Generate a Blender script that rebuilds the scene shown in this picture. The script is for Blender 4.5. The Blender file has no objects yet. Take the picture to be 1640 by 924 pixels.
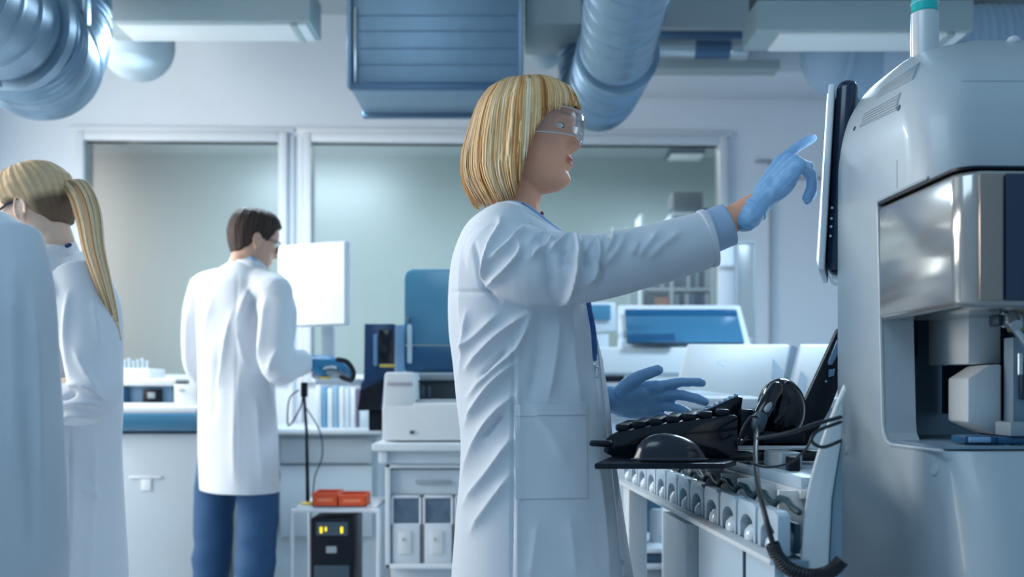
import bpy, bmesh, math, random
import numpy as np
from mathutils import Vector, Matrix, Euler
from mathutils.bvhtree import BVHTree
random.seed(7); np.random.seed(7)
S = bpy.context.scene
COL = S.collection
# ---------------------------------------------------------------- camera, world, light
F = 1600.0; CX = 820.0; CY = 620.0; CH = 1.1       # pixels of a 1640x924 frame; camera height 1.1 m, level
cam_d = bpy.data.cameras.new('camera'); cam = bpy.data.objects.new('camera', cam_d); COL.objects.link(cam)
cam.location = (0, 0, CH); cam.rotation_euler = (math.pi/2, 0, 0)
cam_d.sensor_width = 36; cam_d.lens = 36*F/1640; cam_d.shift_y = (CY-462)/1640
cam_d.clip_start = 0.05
cam_d.dof.use_dof = True; cam_d.dof.focus_distance = 1.97; cam_d.dof.aperture_fstop = 2.9
S.camera = cam
S.view_settings.view_transform = 'Standard'; S.view_settings.look = 'None'
S.view_settings.gamma = 1; S.view_settings.exposure = 0.0; S.view_settings.use_curve_mapping = False
W = bpy.data.worlds.new('world'); S.world = W; W.use_nodes = True
W.node_tree.nodes['Background'].inputs[0].default_value = (0.36, 0.62, 0.88, 1)
W.node_tree.nodes['Background'].inputs[1].default_value = 0.52
def area(name, loc, target, sx, sy, power, color, spread=180):
    l = bpy.data.lights.new(name, 'AREA'); l.shape = 'RECTANGLE'; l.size = sx; l.size_y = sy
    l.energy = power; l.color = color; l.spread = math.radians(spread)
    o = bpy.data.objects.new(name, l); COL.objects.link(o); o.location = loc
    o.rotation_euler = (Vector(target)-Vector(loc)).to_track_quat('-Z', 'Y').to_euler(); return o
area('window_light', (-3.45, 3.1, 1.95), (0.0, 2.7, 1.25), 3.2, 1.9, 158, (1.0, 0.95, 0.89))
area('luminaire_light_left', (-1.3, 4.3, 2.60), (-1.3, 4.3, 0), 0.9, 0.2, 42, (0.70, 0.87, 1.0))
area('luminaire_light_right', (1.25, 3.7, 2.34), (1.25, 3.7, 0), 0.6, 0.2, 34, (0.58, 0.80, 1.0))
area('front_fill_light', (-0.9, 0.6, 3.1), (0.1, 1.9, 1.1), 1.6, 1.0, 17, (0.62, 0.83, 1.0))  # added bluish fill from above the camera side, no fixture belongs to it

# ---------------------------------------------------------------- helpers
def P(px, py, Y): return Vector(((px-CX)*Y/F, Y, CH-(py-CY)*Y/F))
def X(px, Y): return (px-CX)*Y/F
def Z(py, Y): return CH-(py-CY)*Y/F
def lin(c):
    return tuple(((v/255)/12.92 if v/255 <= .04045 else ((v/255+.055)/1.055)**2.4) for v in c)
MATS = {}
def mat(name, rgb, rough=.5, metal=0., var=.04, scale=8., bump=0., bscale=60., emit=None, estr=0., coat=0., spec=.5, alpha=None, trans=0., stretch=None, vcol=False, sheen=0.):
    if name in MATS: return MATS[name]
    m = bpy.data.materials.new(name); m.use_nodes = True; nt = m.node_tree; n = nt.nodes; L = nt.links
    b = n['Principled BSDF']
    c = lin(rgb)
    tc = n.new('ShaderNodeTexCoord'); mp = n.new('ShaderNodeMapping'); L.new(tc.outputs['Object'], mp.inputs[0])
    if stretch: mp.inputs['Scale'].default_value = stretch
    no = n.new('ShaderNodeTexNoise'); no.inputs['Scale'].default_value = scale; no.inputs['Detail'].default_value = 3
    L.new(mp.outputs[0], no.inputs[0])
    r = n.new('ShaderNodeMapRange'); r.inputs[3].default_value = 1-var; r.inputs[4].default_value = 1+var
    L.new(no.outputs[0], r.inputs[0])
    mx = n.new('ShaderNodeVectorMath'); mx.operation = 'SCALE'
    if vcol:
        at = n.new('ShaderNodeAttribute'); at.attribute_name = 'tint'; L.new(at.outputs['Color'], mx.inputs[0])
    else: mx.inputs[0].default_value = c
    L.new(r.outputs[0], mx.inputs['Scale']); L.new(mx.outputs[0], b.inputs['Base Color'])
    b.inputs['Roughness'].default_value = rough; b.inputs['Metallic'].default_value = metal
    b.inputs['Specular IOR Level'].default_value = spec
    if coat: b.inputs['Coat Weight'].default_value = coat; b.inputs['Coat Roughness'].default_value = .08
    if sheen: b.inputs['Sheen Weight'].default_value = sheen
    if trans: b.inputs['Transmission Weight'].default_value = trans
    if emit: b.inputs['Emission Color'].default_value = (*lin(emit), 1); b.inputs['Emission Strength'].default_value = estr
    if bump:
        n2 = n.new('ShaderNodeTexNoise'); n2.inputs['Scale'].default_value = bscale; n2.inputs['Detail'].default_value = 2
        L.new(mp.outputs[0], n2.inputs[0]); bp = n.new('ShaderNodeBump'); bp.inputs['Strength'].default_value = bump; bp.inputs['Distance'].default_value = .002
        L.new(n2.outputs[0], bp.inputs['Height']); L.new(bp.outputs[0], b.inputs['Normal'])
    if alpha is not None:   # thin clear sheet
        out = n['Material Output']; t = n.new('ShaderNodeBsdfTransparent'); t.inputs[0].default_value = (*c, 1)
        ms = n.new('ShaderNodeMixShader'); ms.inputs[0].default_value = alpha
        L.new(t.outputs[0], ms.inputs[1]); L.new(b.outputs[0], ms.inputs[2]); L.new(ms.outputs[0], out.inputs[0])
    MATS[name] = m; return m
def clear_mat(name, base=.03, tintc=(235, 242, 244), rough=.03, gain=1.):
    m = bpy.data.materials.new(name); m.use_nodes = True; nt = m.node_tree; n = nt.nodes; L = nt.links; n.remove(n['Principled BSDF'])
    t = n.new('ShaderNodeBsdfTransparent'); t.inputs[0].default_value = (*lin(tintc), 1); g = n.new('ShaderNodeBsdfGlossy'); g.inputs['Roughness'].default_value = rough
    tc = n.new('ShaderNodeTexCoord'); no = n.new('ShaderNodeTexNoise'); no.inputs['Scale'].default_value = 6; L.new(tc.outputs['Object'], no.inputs[0]); bp = n.new('ShaderNodeBump'); bp.inputs['Strength'].default_value = .05; L.new(no.outputs[0], bp.inputs['Height']); L.new(bp.outputs[0], g.inputs['Normal'])
    fr = n.new('ShaderNodeFresnel'); fr.inputs[0].default_value = 1.5 if rough > .2 else 1.3; ad = n.new('ShaderNodeMath'); ad.operation = 'MULTIPLY_ADD'; ad.inputs[1].default_value = gain; ad.inputs[2].default_value = base; L.new(fr.outputs[0], ad.inputs[0])
    mx = n.new('ShaderNodeMixShader'); L.new(ad.outputs[0], mx.inputs[0]); L.new(t.outputs[0], mx.inputs[1]); L.new(g.outputs[0], mx.inputs[2]); L.new(mx.outputs[0], n['Material Output'].inputs[0]); MATS[name] = m; return m

class MB:
    def __init__(s): s.v = []; s.f = []; s.col = None
    def add(s, vs, fs):
        k = len(s.v); s.v += [Vector(p) for p in vs]; s.f += [[i+k for i in f] for f in fs]; return s
    def bm(s, b, M=None):
        b.verts.ensure_lookup_table(); k = len(s.v)
        for i, v in enumerate(b.verts): v.index = i; s.v.append((M @ v.co) if M else v.co.copy())
        for f in b.faces: s.f.append([v.index+k for v in f.verts])
        b.free(); return s
    def box(s, c, d, bev=.003, rz=0, rx=0, ry=0, seg=2):
        b = bmesh.new(); bmesh.ops.create_cube(b, size=1)
        for v in b.verts: v.co = Vector((v.co.x*d[0], v.co.y*d[1], v.co.z*d[2]))
        bev = min(bev, min(d)*.45)
        if bev > 0: bmesh.ops.bevel(b, geom=b.edges[:], offset=bev, segments=seg, affect='EDGES', profile=.5)
        return s.bm(b, Matrix.Translation(c) @ Euler((rx, ry, rz)).to_matrix().to_4x4())
    def bb(s, x0, x1, y0, y1, z0, z1, bev=.003, M=None, seg=2):
        k = len(s.v); s.box(((x0+x1)/2, (y0+y1)/2, (z0+z1)/2), (abs(x1-x0), abs(y1-y0), abs(z1-z0)), bev, seg=seg)
        if M:
            for i in range(k, len(s.v)): s.v[i] = M @ s.v[i]
        return s
    def pbox(s, x0, y0, x1, y1, Y, dep, bev=.003, seg=2):   # box whose near face covers these pixels at depth Y
        return s.bb(X(x0, Y), X(x1, Y), Y, Y+dep, Z(y1, Y), Z(y0, Y), bev, seg=seg)
    def prism(s, poly, Y, dep, bev=.002, skew=0.):        # polygon at depth Y extruded backwards
        b = bmesh.new(); vs = [b.verts.new(P(x, y, Y)) for x, y in poly]; f = b.faces.new(vs)
        r = bmesh.ops.extrude_face_region(b, geom=[f]); 
        for e in r['geom']:
            if isinstance(e, bmesh.types.BMVert): e.co.y += dep; e.co.x += skew
        bmesh.ops.recalc_face_normals(b, faces=b.faces)
        if bev > 0: bmesh.ops.bevel(b, geom=b.edges[:], offset=bev, segments=2, affect='EDGES', profile=.5)
        return s.bm(b)
    def poly(s, pts, vec, bev=0.):                        # 3D polygon extruded by vec
        b = bmesh.new(); vs = [b.verts.new(p) for p in pts]; f = b.faces.new(vs)
        r = bmesh.ops.extrude_face_region(b, geom=[f]); vec = Vector(vec)
        for e in r['geom']:
            if isinstance(e, bmesh.types.BMVert): e.co += vec
        bmesh.ops.recalc_face_normals(b, faces=b.faces)
        if bev > 0: bmesh.ops.bevel(b, geom=b.edges[:], offset=bev, segments=2, affect='EDGES', profile=.5)
        return s.bm(b)
    def tube(s, pts, rad, n=14, cap='round', flat=1., updir=None):
        pts = [Vector(p) for p in pts]
        if not hasattr(rad, '__len__'): rad = [rad]*len(pts)
        rings = []; N = len(pts)
        T = []
        for i in range(N):
            t = (pts[min(i+1, N-1)]-pts[max(i-1, 0)]); T.append(t.normalized() if t.length > 1e-9 else Vector((0, 0, 1)))
        u = Vector(updir) if updir else (Vector((0, 0, 1)) if abs(T[0].z) < .9 else Vector((1, 0, 0)))
        P_, R_, TT = list(pts), list(rad), list(T)
        if cap == 'round':
            pre = [(pts[0]-T[0]*rad[0]*math.sin(a), rad[0]*math.cos(a)) for a in (1.45, 1.05, .6)]
            post = [(pts[-1]+T[-1]*rad[-1]*math.sin(a), rad[-1]*math.cos(a)) for a in (.6, 1.05, 1.45)]
            P_ = [p for p, _ in pre]+P_+[p for p, _ in post]; R_ = [r for _, r in pre]+R_+[r for _, r in post]
            TT = [T[0]]*3+TT+[T[-1]]*3
        vs = []; fs = []
        for p, r, t in zip(P_, R_, TT):
            u = (u-t*u.dot(t)); u = u.normalized() if u.length > 1e-6 else t.orthogonal().normalized()
            w = t.cross(u)
            for k in range(n):
                a = 2*math.pi*k/n; vs.append(p+(u*math.cos(a)*flat+w*math.sin(a))*r)
        m = len(P_)
        for i in range(m-1):
            for k in range(n):
                k2 = (k+1) % n; fs.append([i*n+k, i*n+k2, (i+1)*n+k2, (i+1)*n+k])
        if cap: fs.append([k for k in range(n)][::-1]); fs.append([(m-1)*n+k for k in range(n)])
        return s.add(vs, fs)
    def cyl(s, p0, p1, r0, r1=None, n=24, bev=True):
        r1 = r0 if r1 is None else r1; p0 = Vector(p0); p1 = Vector(p1); t = (p1-p0).normalized(); e = min(r0, r1)*.08
        if bev: return s.tube([p0, p0+t*.0001, p0+t*e, p1-t*e, p1-t*.0001, p1], [r0-e, r0-e, r0, r1, r1-e, r1-e], n, 'flat')
        return s.tube([p0, p1], [r0, r1], n, 'flat')
    def lathe(s, c, prof, n=24, axis='z'):
        vs = []; fs = []; c = Vector(c)
        for r, z in prof:
            for k in range(n):
                a = 2*math.pi*k/n
                vs.append(c+Vector((r*math.cos(a), r*math.sin(a), z)) if axis == 'z' else c+Vector((r*math.cos(a), z, r*math.sin(a))))
        m = len(prof)
        for i in range(m-1):
            for k in range(n):
                k2 = (k+1) % n; fs.append([i*n+k, i*n+k2, (i+1)*n+k2, (i+1)*n+k])
        fs.append(list(range(n))[::-1]); fs.append([(m-1)*n+k for k in range(n)]); return s.add(vs, fs)
    def ell(s, c, r, M=None, n=24, m=14):
        vs = []; fs = []; c = Vector(c)
        for i in range(m+1):
            a = math.pi*i/m
            a = min(max(a, .02), math.pi-.02)
            for k in range(n):
                b = 2*math.pi*k/n; p = Vector((r[0]*math.sin(a)*math.cos(b), r[1]*math.sin(a)*math.sin(b), r[2]*math.cos(a)))
                vs.append(c+((M @ p) if M else p))
        for i in range(m):
            for k in range(n):
                k2 = (k+1) % n; fs.append([i*n+k, (i+1)*n+k, (i+1)*n+k2, i*n+k2])
        fs.append([k for k in range(n)]); fs.append([m*n+k for k in range(n)][::-1]); return s.add(vs, fs)
    def grid(s, G, close_u=False, close_v=False):        # G: (rows, cols, 3)
        R, C = len(G), len(G[0]); vs = [Vector(p) for row in G for p in row]; fs = []
        for i in range(R-(0 if close_v else 1)):
            for k in range(C-(0 if close_u else 1)):
                i2 = (i+1) % R; k2 = (k+1) % C; fs.append([i*C+k, i*C+k2, i2*C+k2, i2*C+k])
        return s.add(vs, fs)
    def xf(s, M): s.v = [M @ p for p in s.v]; return s
    def mesh(s, name, fix=True):
        me = bpy.data.meshes.new(name); me.from_pydata([tuple(p) for p in s.v], [], s.f); me.update()
        if fix:
            b = bmesh.new(); b.from_mesh(me); bmesh.ops.recalc_face_normals(b, faces=b.faces); b.to_mesh(me); b.free()
        return me
    def build(s, name, m, parent=None, smooth=True, label=None, kind=None, angle=35, local=False, fix=True):
        return link(name, s.mesh(name, fix), m, parent, smooth, label, kind, angle, local)

def link(name, me, m, parent=None, smooth=True, label=None, kind=None, angle=35, local=False):
    if parent is not None and not local:
        me.transform(root_matrix(parent).inverted())
    me.materials.append(m)
    if smooth:
        me.shade_smooth()
        if angle < 180: me.set_sharp_from_angle(angle=math.radians(angle))
    o = bpy.data.objects.new(name, me); COL.objects.link(o)
    if parent is not None: o.parent = parent
    if label: o['label'] = label
    if kind: o['kind'] = kind
    return o
def root_matrix(o):
    M = o.matrix_basis.copy()
    while o.parent: o = o.parent; M = o.matrix_basis @ M
    return M
def thing(name, label, cat, loc=(0, 0, 0), rotz=0, group=None):
    o = bpy.data.objects.new(name, None); COL.objects.link(o); o.location = loc; o.rotation_euler = (0, 0, rotz)
    o.empty_display_size = .05
    if label: o['label'] = label
    if cat: o['category'] = cat
    if group: o['group'] = group
    return o
def tag(o, label, cat, group=None):
    o['label'] = label; o['category'] = cat
    if group: o['group'] = group
    return o
def own(mb, name, m, label, cat, group=None, **k):       # a thing that is one mesh, its origin at its base
    xs = [v.x for v in mb.v]; ys = [v.y for v in mb.v]; zs = [v.z for v in mb.v]
    c = Vector(((min(xs)+max(xs))/2, (min(ys)+max(ys))/2, min(zs)))
    mb.v = [v-c for v in mb.v]
    o = mb.build(name, m, **k); o.location = c; return tag(o, label, cat, group)
def base_of(x0, x1, y1, Y, dep=0): return P((x0+x1)/2, y1, Y)+Vector((0, dep/2, 0))
def struct(name, parent_kind=None):
    o = bpy.data.objects.new(name, None); COL.objects.link(o); o['kind'] = 'structure'; return o
def copy_tree(o, parent=None):
    c = o.copy(); COL.objects.link(c)
    if parent is not None: c.parent = parent
    for ch in list(o.children): copy_tree(ch, c)
    return c
def spline(pts, n=8):
    pts = [Vector(p) for p in pts]; out = []
    for i in range(len(pts)-1):
        p0 = pts[max(i-1, 0)]; p1 = pts[i]; p2 = pts[i+1]; p3 = pts[min(i+2, len(pts)-1)]
        for k in range(n):
            t = k/n; out.append(.5*((2*p1)+(p2-p0)*t+(2*p0-5*p1+4*p2-p3)*t*t+(3*p1-p0-3*p2+p3)*t**3))
    out.append(pts[-1]); return out
def bvh(o):
    M = root_matrix(o); me = o.data
    return BVHTree.FromPolygons([M @ v.co for v in me.vertices], [list(p.vertices) for p in me.polygons])
def patch(tree, quad, off=.002, th=.003, nu=10, nv=10):   # sheet lying on a surface, corners given in the photograph's pixels
    mb = MB(); G = []; Gb = []; O = Vector((0, 0, CH)); last = None
    for j in range(nv+1):
        r1 = []; r2 = []
        for i in range(nu+1):
            u = i/nu; v = j/nv; a, b, c, d = [Vector(q) for q in quad]
            q = (a*(1-u)+b*u)*(1-v)+(d*(1-u)+c*u)*v
            dr = Vector(((q.x-CX)/F, 1, -(q.y-CY)/F)).normalized()
            h = tree.ray_cast(O, dr)
            if h[0] is None: h = last if last else (O+dr*2, -dr)
            n = h[1] if h[1].dot(dr) < 0 else -h[1]; last = h
            r1.append(h[0]+n*(off)); r2.append(h[0]+n*(off-th))
        G.append(r1); Gb.append(r2)
    C = nu+1; R = nv+1; vs = [p for r in G for p in r]+[p for r in Gb for p in r]; K = C*R; fs = []
    for j in range(nv):
        for i in range(nu):
            q = [j*C+i, j*C+i+1, (j+1)*C+i+1, (j+1)*C+i]; fs.append(q); fs.append([K+x for x in q[::-1]])
    edge = [i for i in range(C)]+[j*C+C-1 for j in range(1, R)]+[(R-1)*C+i for i in range(C-2, -1, -1)]+[j*C for j in range(R-2, 0, -1)]
    for a, b in zip(edge, edge[1:]+edge[:1]): fs.append([a, b, K+b, K+a])
    return mb.add(vs, fs)
def remesh(mb, voxel, smooth=4, fac=.5):
    me = mb.mesh('tmp'); o = bpy.data.objects.new('tmp', me); COL.objects.link(o)
    r = o.modifiers.new('r', 'REMESH'); r.mode = 'VOXEL'; r.voxel_size = voxel; r.use_smooth_shade = True
    if smooth: sm = o.modifiers.new('s', 'SMOOTH'); sm.factor = fac; sm.iterations = smooth
    dg = bpy.context.evaluated_depsgraph_get(); out = bpy.data.meshes.new_from_object(o.evaluated_get(dg))
    bpy.data.objects.remove(o); bpy.data.meshes.remove(me); return out
def get_co(me):
    a = np.empty(len(me.vertices)*3, 'f'); me.vertices.foreach_get('co', a); return a.reshape(-1, 3).astype('d')
def get_no(me):
    a = np.empty(len(me.vertices)*3, 'f'); me.vertices.foreach_get('normal', a); return a.reshape(-1, 3).astype('d')
def set_co(me, a): me.vertices.foreach_set('co', a.astype('f').ravel()); me.update()
def poly_dist(px, py, pl):
    best = np.full(px.shape, 1e9); par = np.zeros(px.shape); L = [0]
    for a, b in zip(pl, pl[1:]): L.append(L[-1]+math.hypot(b[0]-a[0], b[1]-a[1]))
    for i, (a, b) in enumerate(zip(pl, pl[1:])):
        dx, dy = b[0]-a[0], b[1]-a[1]; l2 = dx*dx+dy*dy
        t = np.clip(((px-a[0])*dx+(py-a[1])*dy)/l2, 0, 1)
        d = np.hypot(px-a[0]-t*dx, py-a[1]-t*dy); m = d < best
        best[m] = d[m]; par[m] = (L[i]+t[m]*math.sqrt(l2))/L[-1]
    return best, par
def folds(me, fl, side=None):
    """cloth folds: ridges (or grooves) along the given lines, raised along the normal on the side of the cloth that faces the lines"""
    co = get_co(me); no = get_no(me); px = CX+F*co[:, 0]/co[:, 1]; py = CY-F*(co[:, 2]-CH)/co[:, 1]
    V = co-np.array([0, 0, CH]); V /= np.linalg.norm(V, axis=1)[:, None]
    face = np.clip(-(no*V).sum(1)*1.6, 0, 1); D = np.zeros(len(co))
    for f in fl:
        pl, w, amp = f[0], f[1], f[2]
        reg = f[3] if len(f) > 3 else None
        pl = [(p.x, p.y) for p in spline([Vector((a, b, 0)) for a, b in pl], 5)]
        d, t = poly_dist(px, py, pl); env = np.clip(np.minimum(t, 1-t)*3.5+.35, 0, 1)
        D += amp*1.6*np.exp(-(d/(w*1.1))**(1.2 if amp > 0 else 2))*env*(1 if reg is None else (np.abs(co[:, 1]-reg[0]) < reg[1]))
    co += no*(D*face)[:, None]; set_co(me, co)
def hash_noise(p, s, seed=0):
    """smooth value noise, vectorised"""
    q = p*s+seed*17.3; i = np.floor(q).astype(int); f = q-i; f = f*f*(3-2*f); r = np.zeros(len(p))
    for dx in (0, 1):
        for dy in (0, 1):
            for dz in (0, 1):
                h = (i[:, 0]+dx)*374761393+(i[:, 1]+dy)*668265263+(i[:, 2]+dz)*2147483647 % 1000003
                h = (h ^ (h >> 13))*1274126177; h = ((h ^ (h >> 16)) & 0xffff)/65535.
                w = (f[:, 0] if dx else 1-f[:, 0])*(f[:, 1] if dy else 1-f[:, 1])*(f[:, 2] if dz else 1-f[:, 2]); r += h*w
    return r*2-1
def displace(me, amp, s, aniso=(1, 1, 1), seed=0):
    co = get_co(me); no = get_no(me); co += no*(hash_noise(co*np.array(aniso), s, seed)*amp)[:, None]; set_co(me, co)
def tint(me, cols):
    a = me.color_attributes.new('tint', 'FLOAT_COLOR', 'POINT'); c = np.ones((len(me.vertices), 4), 'f'); c[:, :3] = cols; a.data.foreach_set('color', c.ravel())
ROOM = math.radians(1.8); MR = Matrix.Rotation(ROOM, 4, 'Z')
# ---------------------------------------------------------------- materials
wallm = mat('wall_paint', (216, 224, 232), .75, var=.02, bump=.1)
wall2 = mat('far_room_paint', (150, 165, 167), .8, var=.03)
ceilm = mat('ceiling_paint', (172, 184, 188), .8, var=.03)
floorm = mat('floor_vinyl', (192, 200, 206), .35, var=.08, scale=3)
whitep = mat('white_plastic', (214, 218, 220), .38, var=.02)
framem = mat('white_frame', (212, 219, 226), .45, var=.02)
greyp = mat('grey_plastic', (150, 162, 170), .45, var=.03)
dgrey = mat('dark_grey_plastic', (60, 78, 92), .45, var=.05)
navy = mat('navy_black_plastic', (9, 18, 31), .42, var=.1, bump=.15, spec=.3)
navyg = mat('navy_black_gloss', (6, 13, 24), .16, var=.1, coat=.25, spec=.35)
bluep = mat('blue_acrylic', (58, 108, 138), .22, var=.05)
bluel = mat('light_blue_acrylic', (80, 138, 168), .22, var=.05)
blued = mat('deep_blue_panel', (26, 84, 122), .3, var=.05)
galv = mat('galvanised_steel', (126, 152, 172), .40, .62, var=.12, scale=14, bump=.2, bscale=30)
galv2 = mat('ribbed_steel', (120, 148, 170), .38, .62, var=.12, scale=14)
palep = mat('pale_duct', (178, 196, 206), .6, var=.04)
metalm = mat('brushed_metal', (190, 196, 200), .22, .9, var=.05)
greenp = mat('luminaire_housing', (160, 175, 178), .5, var=.02)
diffm = mat('diffuser', (206, 214, 216), .4, var=.02, emit=(200, 215, 220), estr=.12)
glassm = clear_mat('window_glass', .04, (240, 243, 243), .30)
yellowm = mat('yellow_label', (226, 200, 96), .5)
rubber = mat('black_cable', (14, 22, 32), .45)
# ---------------------------------------------------------------- room
def room_box(mb, x0, x1, y0, y1, z0, z1, bev=0): return mb.bb(x0, x1, y0, y1, z0, z1, bev, MR)
WY = 5.85                                    # window wall, in room coordinates
def rx(px): return (px-770)/F*WY             # room x of a pixel on the window wall
def rz(py): return CH+(CY-py)/F*WY
CEIL = 3.27
f = MB(); room_box(f, -3.7, 3.2, -1.2, 9.6, -.1, 0).build('floor', floorm, kind='structure')
room_box(MB(), -3.7, 3.2, 2.2, 9.6, CEIL, CEIL+.1).build('ceiling', ceilm, kind='structure')
w1 = (rx(146), rx(450)); w2 = (rx(502), rx(1153)); zt = rz(231); zb = rz(600)
b = MB()
for x0, x1, z0, z1 in ((-3.6, w1[0], 0, CEIL), (w1[1], w2[0], 0, CEIL), (w2[1], 3.1, 0, CEIL), (w1[0], w1[1], 0, zb), (w1[0], w1[1], zt, CEIL), (w2[0], w2[1], 0, zb), (w2[0], w2[1], zt, CEIL)):
    room_box(b, x0, x1, WY, WY+.06, z0, z1)
b.build('wall_back', wallm, kind='structure', smooth=False)
# left wall with a big daylight window outside the frame
b = MB()
for y0, y1, z0, z1 in ((-1.2, 1.5, 0, CEIL), (4.9, WY+.1, 0, CEIL), (1.5, 4.9, 0, .8), (1.5, 4.9, 3.0, CEIL)): room_box(b, -3.72, -3.6, y0, y1, z0, z1)
b.build('wall_left', wallm, kind='structure', smooth=False)
room_box(MB(), 3.1, 3.22, 2.6, WY+.1, 0, CEIL).build('wall_right', wallm, kind='structure', smooth=False)
w = struct('window_3'); fr = MB()
for y0, y1, z0, z1 in ((1.5, 1.56, .8, 3.), (4.84, 4.9, .8, 3.), (3.17, 3.23, .8, 3.), (1.5, 4.9, .8, .86), (1.5, 4.9, 2.94, 3.)): room_box(fr, -3.71, -3.58, y0, y1, z0, z1, .004)
fr.build('window_frame', framem, w)
for n_, (a, c) in enumerate((w1, w2)):
    w = struct('window_%d' % (n_+1)); fr = MB(); t = .05
    for x0, x1, z0, z1 in ((a-t, a, zb-t, zt+t), (c, c+t, zb-t, zt+t), (a, c, zt, zt+t), (a, c, zb-t, zb)): room_box(fr, x0, x1, WY-.035, WY+.07, z0, z1, .006)
    fr.build('window_frame', framem, w)
    room_box(MB(), a+.002, c-.002, WY+.030, WY+.036, zb+.002, zt-.002).build('pane', glassm, w, smooth=False)
    room_box(MB(), a-.09, c+.09, WY-.018, WY-.001, zt+.052, zt+.085, .003).build('window_trim', framem, w)
# mullion post between the windows, wall panels on the right
b = MB()
for p in (470, 484): room_box(b, rx(p), rx(p)+.012, WY-.02, WY-.001, .9, rz(222), .002)
b.build('trim_1', framem, kind='structure')
b = MB(); room_box(b, rx(1235), rx(1239), WY-.02, WY-.001, .2, rz(255), .002); room_box(b, rx(1212), rx(1238), WY-.02, WY-.001, rz(258), rz(254), .002)
room_box(b, rx(1239), rx(1500), WY-.02, WY-.001, rz(285), rz(282), .002); b.build('trim_2', greyp, kind='structure')
room_box(MB(), rx(905), 3.0, WY-.5, WY-.002, rz(155), rz(100), .01).build('trim_3', framem, kind='structure')
# room beyond the glass
b = MB(); room_box(b, -3.6, 3.1, 9.4, 9.5, 0, CEIL); room_box(b, 3.0, 3.1, WY+.06, 9.4, 0, CEIL); room_box(b, -3.7, -3.6, WY+.1, 9.4, 0, CEIL); b.build('wall_far', wall2, kind='structure', smooth=False)
area('far_room_light', (0.3, 7.6, 3.1), (0.3, 7.6, 0), 3.5, 1.0, 90, (0.86, 0.97, 1.0))
area('far_room_key', (-2.9, 7.4, 1.9), (0.3, 8.6, 1.6), 1.6, 1.6, 90, (0.92, 0.98, 1.0))  # added key lamp to brighten the far room, no window there
t = thing('ceiling_light', 'dark slim ceiling fixture seen through the glass of the right window, near its top corner', 'light', P(1100, 243, 8.4))
MB().pbox(1072, 238, 1130, 246, 8.4, .25, .004).build('housing', dgrey, t); MB().pbox(1075, 246.5, 1127, 249, 8.42, .2, .001).build('diffuser', diffm, t)

# ---------------------------------------------------------------- shelving in the far room
t = thing('bookshelf', 'white open bookshelf with binders, seen through the right window beyond the glass', 'shelf', P(1092, 620, 7.2))
YS = 7.2; sh = MB()
for a in (1028, 1076, 1140): MB().pbox(a-2, 342, a+2.5, 860, YS, .32, .003).build('side_panel', framem, t)
for y in (342, 378, 420, 463, 492, 560): MB().pbox(1030 if y > 400 else 1078, y-2, 1138, y+2, YS+.005, .31, .002).build('shelf', framem, t)
MB().pbox(1030, 420, 1138, 860, YS+.325, .012, .001).build('back_panel', wall2, t)
cols = [(40, 62, 88), (60, 90, 120), (212, 216, 220), (48, 74, 104), (150, 172, 188), (34, 52, 78), (198, 206, 212), (86, 116, 146)]
k = 0
for y1, x0, x1, hh, where in ((461, 1080, 1138, 33, 'upper'), (461, 1032, 1074, 28, 'upper'), (490, 1080, 1138, 22, 'lower')):
    x = x0
    names = {(40, 62, 88): 'dark blue', (60, 90, 120): 'slate blue', (212, 216, 220): 'white', (48, 74, 104): 'navy', (150, 172, 188): 'pale blue', (34, 52, 78): 'near-black blue', (198, 206, 212): 'off-white', (86, 116, 146): 'mid blue'}
    while x < x1-7:
        wd = random.choice((7, 8, 9, 10)); c = cols[k % 8]; h = hh*random.uniform(.85, 1)
        mb = MB().pbox(x+.6, y1-h, x+wd-.6, y1-.6, YS+.03, .22, .004)
        side = 'left bay' if x < 1076 else 'right bay'
        own(mb, 'binder', mat('binder_'+names[c].replace(' ', '_').replace('-', '_'), c, .5), names[c]+' binder standing in the %s of the bookshelf, %s row, beyond the glass' % (side, where), 'binder', 'binders on the bookshelf beyond the glass'); x += wd; k += 1
own(MB().pbox(1048, 476, 1072, 489.8, YS+.03, .2, .004), 'storage_box', mat('orange_box', (216, 140, 100), .5), 'orange box on the lower left shelf of the bookshelf beyond the glass', 'box')
own(MB().pbox(1033, 470, 1047, 489.8, YS+.03, .2, .004), 'storage_box', dgrey, 'dark grey box beside the orange box on the lower left shelf', 'box')
own(MB().pbox(1078, 306, 1126, 332, YS+.05, .24, .005), 'carton', mat('brown_carton', (88, 92, 98), .7), 'dark brown-grey carton on top of the bookshelf beyond the glass', 'box')
own(MB().pbox(1080, 332.2, 1136, 339.8, YS+.02, .28, .004), 'flat_carton', dgrey, 'flat dark tray under the carton on top of the bookshelf', 'box')
for i, (x, c) in enumerate(((984, 'left'), (1005, 'right'))):
    own(MB().lathe(P(x, 620, 6.9), [(.032, .83), (.032, 1.1-CH+1.03), (.02, 1.06), (.016, 1.10)], 16), 'white_bottle', framem, '%s of the two white bottles standing behind the window glass above the sleeve' % c, 'bottle')
tb = thing('far_table', 'pale table carrying two white bottles behind the right window', 'table', P(994, 620, 6.9)-Vector((0, 0, 1.1)))
MB().bb(X(930, 6.9), X(1020, 6.9), 6.75, 7.1, 1.89, 1.93, .005).build('tabletop', framem, tb)
for sx in (935, 1015): MB().bb(X(sx, 6.9)-.02, X(sx, 6.9)+.02, 6.8, 7.05, 0, 1.89, .003).build('leg', framem, tb)

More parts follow.
